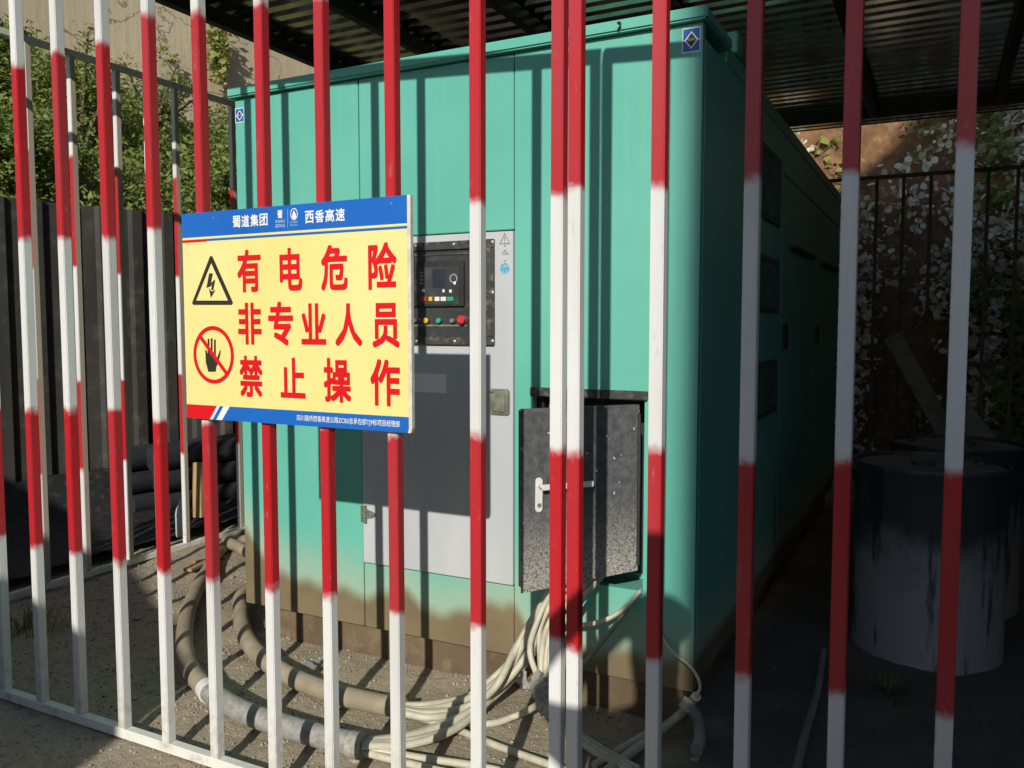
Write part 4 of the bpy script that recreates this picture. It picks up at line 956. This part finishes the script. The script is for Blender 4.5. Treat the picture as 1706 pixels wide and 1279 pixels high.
lm = MB(); lm.add([(0, 0, 0), (.022, .03, .006), (.018, .06, .004), (0, .085, -.006), (-.018, .06, .004), (-.022, .03, .006), (0, .045, -.004)], [(0, 1, 6), (1, 2, 6), (2, 3, 6), (3, 4, 6), (4, 5, 6), (5, 0, 6)])
lo = lm.build('leaf', 'leafpale'); LME = lo.data; bpy.data.objects.remove(lo)
lm = MB(); lm.add([(0, 0, 0), (.022, .03, .006), (.018, .06, .004), (0, .085, -.006), (-.018, .06, .004), (-.022, .03, .006), (0, .045, -.004)], [(0, 1, 6), (1, 2, 6), (2, 3, 6), (3, 4, 6), (4, 5, 6), (5, 0, 6)])
lo = lm.build('leaf', 'leafgreen'); LMG = lo.data; bpy.data.objects.remove(lo)
idx = rng.permutation(nv)
for i in idx[:300]:
    p = pts[i]; gr = mnoise.noise((p[0]*2.2, p[1]*2, 3)) > (.18 if p[0] < .3 else -.05)
    o = bpy.data.objects.new('leaf', LMG if gr else LME); COL.objects.link(o); o.parent = cr
    o.location = Vector(p)-Vector(cr['_o'])+Vector((0, -.06, .02)); s_ = random.uniform(.7, 1.2); o.scale = (s_, s_, s_)
    o.rotation_euler = (random.uniform(.1, 1.0), random.uniform(-.7, .7), random.uniform(-2.6, 2.6))
rest = pts[np.concatenate([idx[300:], np.arange(nv, len(pts))])] if nv > 300 else pts[nv:]
gsel = np.array([mnoise.noise((p[0]*2.2, p[1]*2, 3)) > (.18 if p[0] < .3 else -.05) for p in rest])
for sel, mt in ((~gsel, 'leafpale'), (gsel, 'leafgreen')):
    Vv, Ff = round_leaves(rest[sel], .075, np.array([0, -.5, -.3])); o = np_mesh('foliage', Vv, Ff, mt, cr); o['kind'] = 'stuff'
mb = MB()
for i in range(46):
    x = random.uniform(-1.5, 2.0); p = [Vector(hillpt(x+random.uniform(-.3, .3)*k, 8.1+k*.55)) + Vector((0, -.10, .03)) for k in range(4)]; mb.tube(spline(p, 4), .006, 4)
mb.build('vine', 'twig', cr)
# fresh green tuft lit on top of the hill gap
cr2 = empty('hill_plant', tuple(hillpt(-1.35, 9.3)), 'bright yellow-green weed on the sunlit earth beside the generator roof', 'plant')
P = np.array([hillpt(rng.uniform(-1.75, -.85), rng.uniform(8.9, 10.2))+np.array([0, -.06, .1*rng.random()]) for _ in range(420)])
P = P[[mnoise.noise((p[0]*3, p[1]*3, 2)) > .05 for p in P]]
Vv, Ff = leaves(P, .13, .4, .6); o = np_mesh('foliage', Vv, Ff, 'leafyellow', cr2); o['kind'] = 'stuff'

# ------------------------------------------------------------------ things beyond the side fence
for k in range(6):
    z = .12+(k % 3)*.17; xo = -4.75-(k//3)*.2
    tag(MB().tube([(xo+.01*k, 4.0-.05*k, .09+(k % 3)*.16), (xo+.45, 6.9, .09+(k % 3)*.16)], .085, 18).build('pipe', 'pipe', None, smooth_=True), 'black plastic pipe stacked between the side fence and hoarding', 'pipe', 'black pipes stacked beyond the side fence')
for k in range(4):
    yb = 4.55+.3*k
    tag(MB().tube(spline([(-5.0, yb+.25, .7+.05*k), (-4.6, yb, .98-.03*k), (-4.35, yb+.1, .90-.1*k), (-4.3, yb+.5, .75-.08*k)], 8), .03, 10).build('hose', 'pipe', None, smooth_=True), 'dark hose draped over the stacked black pipes', 'hose', 'dark hoses on the pipes')
plank(PX(331, 862, -4.25), PX(329, 770, -4.28), .075, .03, 'wood', 'short raw timber plank standing behind the side fence')
MB_ = MB().lathe([(.032, 0), (.036, .01), (.036, .14), (.030, .17), (.013, .20), (.013, .225)], PX(303, 893, -4.1)-Vector((0, 0, .0)), 18)
bo = MB_.build('bottle', 'clear', None, smooth_=True); tag(bo, 'small clear plastic bottle standing behind the side fence', 'bottle')
tag(MB().lathe([(.10, .0), (.10, .005), (.10, .9), (.098, .905)], (-4.5, 3.85, 0), 24).build('steel_pipe', 'railwhite', None, smooth_=True), 'pale upright pipe stub between side fence and hoarding', 'pipe') if False else None
tv = []; tf = []; nt2 = 44  # dark sheet added to stand in for shade on this ground
for j in range(9):
    for i in range(nt2):
        t = -2.0+i*.14; d = max(6.22-j*.235-.03*mnoise.noise((t*2, j, 0)), (.333*t+4.06)/.943+.01*j); tv.append(tuple(BK(t, d, .035+.05*abs(mnoise.noise((t*2.5, d*3, 6)))+.03*mnoise.noise((t*7, d*7, 2))+(.25 if j == 0 else 0))))
for j in range(8):
    for i in range(nt2-1):
        a = j*nt2+i; tf.append((a, a+1, a+nt2+1, a+nt2))
tp = np_mesh('shade_sheet', tv, tf, 'black'); tp.data.polygons.foreach_set('use_smooth', [True]*len(tf)); md = tp.modifiers.new('thick', 'SOLIDIFY'); md.thickness = .003
tag(tp, 'crumpled black sheet added to darken the shaded ground below the hoarding', 'shade_sheet')
# broken boards on the ground by the side fence
for k, (a, b_) in enumerate((((312, 950), (365, 925)), ((325, 938), (352, 933)))):
    tag(MB().beam(PZ(*a, .03), PZ(*b_, .03), .05, .018, up=(0, 0, 1)).build('board_scrap', 'wood', None, bevel=.003), ('long' if k == 0 else 'short')+' scrap of raw timber on the ground by the side fence', 'board')

# ------------------------------------------------------------------ stones, gravel, weeds
def rockmesh(seed, r):
    rg = random.Random(seed); bm = bmesh.new(); bmesh.ops.create_icosphere(bm, subdivisions=1, radius=r)
    for v in bm.verts: v.co *= rg.uniform(.65, 1.2); v.co.z *= .6
    me = bpy.data.meshes.new('stone'); bm.to_mesh(me); bm.free(); me.materials.append(M['stone']); return me
rms = [rockmesh(i, 1) for i in range(5)]
for i in range(34):
    x, y = random.uniform(-3.3, -.6), random.uniform(1.3, 2.6)
    if i < 8: x, y = random.uniform(-3.6, -2.7), random.uniform(2.6, 4.0)
    o = bpy.data.objects.new('stone', rms[i % 5]); COL.objects.link(o); s_ = random.uniform(.010, .026)
    o.scale = (s_, s_, s_); o.location = (x, y, gz(x, y)+s_*.15); o.rotation_euler = (0, 0, random.uniform(0, 6))
    tag(o, 'small pale stone lying on the gravelly dirt by the fence', 'stone', 'loose stones on the dirt')
n = 15000
gx = -4+3.3*rng.random(n)+np.where(rng.random(n) < .012, 1.6*rng.random(n), 0); gy = 1.0+2.3*rng.random(n)**.9
sz = .0022+.006*rng.random(n)**3
oct_ = np.array([(1, 0, 0), (0, 1, 0), (-1, 0, 0), (0, -1, 0), (0, 0, .75), (0, 0, -.6)])
of = np.array([(0, 1, 4), (1, 2, 4), (2, 3, 4), (3, 0, 4), (1, 0, 5), (2, 1, 5), (3, 2, 5), (0, 3, 5)])
ang = rng.uniform(0, 6.28, n); V = np.repeat(oct_[None], n, 0)*(.6+.8*rng.random((n, 6, 1)))*sz[:, None, None]
ca, sa = np.cos(ang)[:, None], np.sin(ang)[:, None]; vx = V[:, :, 0]*ca-V[:, :, 1]*sa; vy = V[:, :, 0]*sa+V[:, :, 1]*ca
gzz = np.array([gz(a, b) for a, b in zip(gx, gy)])
V = np.stack([vx+gx[:, None], vy+gy[:, None], V[:, :, 2]+gzz[:, None]+sz[:, None]*.2], 2).reshape(-1, 3)
F = (of[None]+(np.arange(n)*6)[:, None, None]).reshape(-1, 3)
gv = np_mesh('gravel', V, F, 'stone'); tag(gv, 'loose fine gravel scattered over the dirt', 'gravel', kind='stuff')
def tuft(c, nb, h, label, spread=.12):
    pts = []; V = []; F = []
    for i in range(nb):
        a = random.uniform(0, 6.28); r = random.uniform(0, spread); b = Vector(c)+Vector((math.cos(a)*r, math.sin(a)*r, -.01)); l = h*random.uniform(.4, 1)
        d = Vector((math.cos(a)*random.uniform(.2, 1), math.sin(a)*random.uniform(.2, 1), 1)).normalized(); s_ = Vector((-math.sin(a), math.cos(a), 0))*.0025
        o = len(V); m_ = b+d*l*.5; t_ = b+d*l*.8+Vector((math.cos(a), math.sin(a), -.2))*l*.3
        V += [tuple(b-s_), tuple(b+s_), tuple(m_+s_*.8), tuple(m_-s_*.8), tuple(t_)]; F += [(o, o+1, o+2), (o, o+2, o+3), (o+3, o+2, o+4)]
    o = np_mesh('grass_tuft', V, F, 'grass'); return tag(o, label, 'grass')
tuft(PZ(40, 1050), 120, .16, 'green grass tuft growing inside the left end of the banded fence', .16)
tuft(PZ(1480, 1150), 150, .07, 'low dry grass tuft at the foot of the scuffed drum', .13)
tuft(PZ(375, 1165), 30, .05, 'small weed beside the thick conduit', .05)
cable('string', [PZ(508, 1098, .012), PZ(525, 1106, .02), PZ(545, 1110, .012), PZ(560, 1118, .012)], .0025, simple('blue_string', (.05, .25, .5), .6, bmp=0), 'scrap of blue string on the gravel before the generator', 'string', None, 5)

# ------------------------------------------------------------------ behind the camera: what casts the shade
def house(name, s0, s1, a0, a1, eave, ridge, label, cat, storeys, gable_slope=None):
    c = SP((s0+s1)/2, (a0+a1)/2, 0); root = empty(name, c, label, cat); sm = (s0+s1)/2
    mb = MB(); fr_ = [SP(s0, a0), SP(s1, a0), SP(s1, a0, eave), SP(sm, a0, ridge), SP(s0, a0, eave)]
    mb.prism(fr_, SP(0, a1-a0)); mb.build('wall', 'render', root, fix=True)
    for sg in (0, 1):
        e = s0 if sg == 0 else s1; mb = MB(); up = Vector((0, 0, .06))
        q = [SP(e, a0+.0, eave), SP(sm, a0+.0, ridge), SP(sm, a1, ridge), SP(e, a1, eave)]; mb.prism(q, up); mb.build('roof', 'tiles', root, fix=True)
    mb = MB(); mb.prism([SP(sm-.45, a0+.01, 0), SP(sm+.45, a0+.01, 0), SP(sm+.45, a0+.01, min(2.05, eave)), SP(sm-.45, a0+.01, min(2.05, eave))], SP(0, .04)); mb.build('door', 'bluesteel', root, fix=True)
    for f in range(storeys):
        for k in (.18, .82):
            sc_ = s0+(s1-s0)*k; z = 1.0+f*2.9
            if z+1.1 > eave: continue
            mb = MB(); mb.prism([SP(sc_-.35, a0+.01, z), SP(sc_+.35, a0+.01, z), SP(sc_+.35, a0+.01, z+1.0), SP(sc_-.35, a0+.01, z+1.0)], SP(0, .03)); mb.build('window', 'windowglass', root, fix=True)
    return root
TE = math.tan(EL)
house('hut', -8.3, -1.72, -1.5, -5.0, 1.28+TE*1.5, 2.80+TE*1.5, 'small grey gabled site hut standing left of the photographer', 'hut', 1)
house('site_building', .038, 6.6, -7.5, -14, 5.45+TE*7.5, 5.45+3.4+TE*7.5, 'tall grey rendered gabled building behind the photographer', 'building', 3)

# photographer
def skin_body(name, joints, edges, mat):
    me = bpy.data.meshes.new(name); me.from_pydata([j[0] for j in joints], edges, []); me.materials.append(M[mat])
    o = bpy.data.objects.new(name, me); COL.objects.link(o)
    o.modifiers.new('skin', 'SKIN'); sv = me.skin_vertices[0].data
    for i, j in enumerate(joints):
        r = j[1]; sv[i].radius = (r, r) if not isinstance(r, tuple) else r
    sv[0].use_root = True
    s_ = o.modifiers.new('sub', 'SUBSURF'); s_.levels = 2; s_.render_levels = 2
    return o
def bp(s, a, z): return tuple(SP(s, a, z))
A0 = -.36
J = [(bp(-.02, A0, .95), .15), (bp(-.02, A0, 1.15), .14), (bp(-.02, A0, 1.36), .16), (bp(-.03, A0, 1.50), .06), (bp(-.04, A0+.02, 1.60), .085), (bp(-.04, A0+.02, 1.72), .09), (bp(-.04, A0, 1.79), .06),
     (bp(.17, A0, 1.40), .065), (bp(.24, A0+.05, 1.14), .05), (bp(.10, A0+.26, 1.22), .036), (bp(.06, A0+.31, 1.27), .028),
     (bp(-.21, A0, 1.40), .065), (bp(-.40, A0+.05, 1.44), .052), (bp(-.25, A0+.10, 1.60), .042), (bp(-.14, A0+.12, 1.70), .034), (bp(-.10, A0+.12, 1.73), .028),
     (bp(.08, A0, .88), .10), (bp(.09, A0+.02, .48), .062), (bp(.09, A0-.01, .10), .042), (bp(.10, A0+.14, .04), .04),
     (bp(-.12, A0, .88), .10), (bp(-.13, A0+.02, .48), .062), (bp(-.13, A0-.01, .10), .042), (bp(-.14, A0+.14, .04), .04)]
EDG = [(0, 1), (1, 2), (2, 3), (3, 4), (4, 5), (5, 6), (2, 7), (7, 8), (8, 9), (9, 10), (2, 11), (11, 12), (12, 13), (13, 14), (14, 15), (0, 16), (16, 17), (17, 18), (18, 19), (0, 20), (20, 21), (21, 22), (22, 23)]
for base_i, root_p, dirv in ((10, Vector(bp(.06, A0+.31, 1.27)), Vector(bp(-.55, .35, .75))), (15, Vector(bp(-.10, A0+.12, 1.73)), Vector(bp(.8, .25, .15)))):
    dirv.normalize(); side = dirv.cross(Vector(bp(0, 1, 0))).normalized()
    for k in range(5):
        off = side*(.018*(k-2)); l = (.05, .075, .08, .075, .06)[k]
        J.append((tuple(root_p+off+dirv*.03), .0095)); J.append((tuple(root_p+off*1.25+dirv*(.03+l*.6)+Vector((0, 0, .004))), .0085)); J.append((tuple(root_p+off*1.3+dirv*(.03+l)), .0075))
        q = len(J); EDG += [(base_i, q-3), (q-3, q-2), (q-2, q-1)]
pr = skin_body('person', J, EDG, 'cloth'); tag(pr, 'photographer in dark clothes holding a phone with one arm raised to the brow', 'person')
mb = MB(); hc = SP(-.04, A0+.01, 1.735); mb.lathe([(.10, 0), (.108, .02), (.105, .07), (.075, .105), (.02, .115)], hc, 20); mb.obox(hc+SP(0, .12, .02), SP(.07, 0), SP(0, .07), Vector((0, 0, .006))); cap_ = mb.build('cap', 'cloth', None, smooth_=True); cap_.parent = pr
ph = MB().obox(CAMP-FWD*.016-RGT*.02, RGT*.078, UPV*.037, FWD*.004).build('phone', 'black', None, bevel=.003); tag(ph, 'black phone held up by the photographer', 'phone')

for o in bpy.data.objects:
    if '_o' in o: del o['_o']
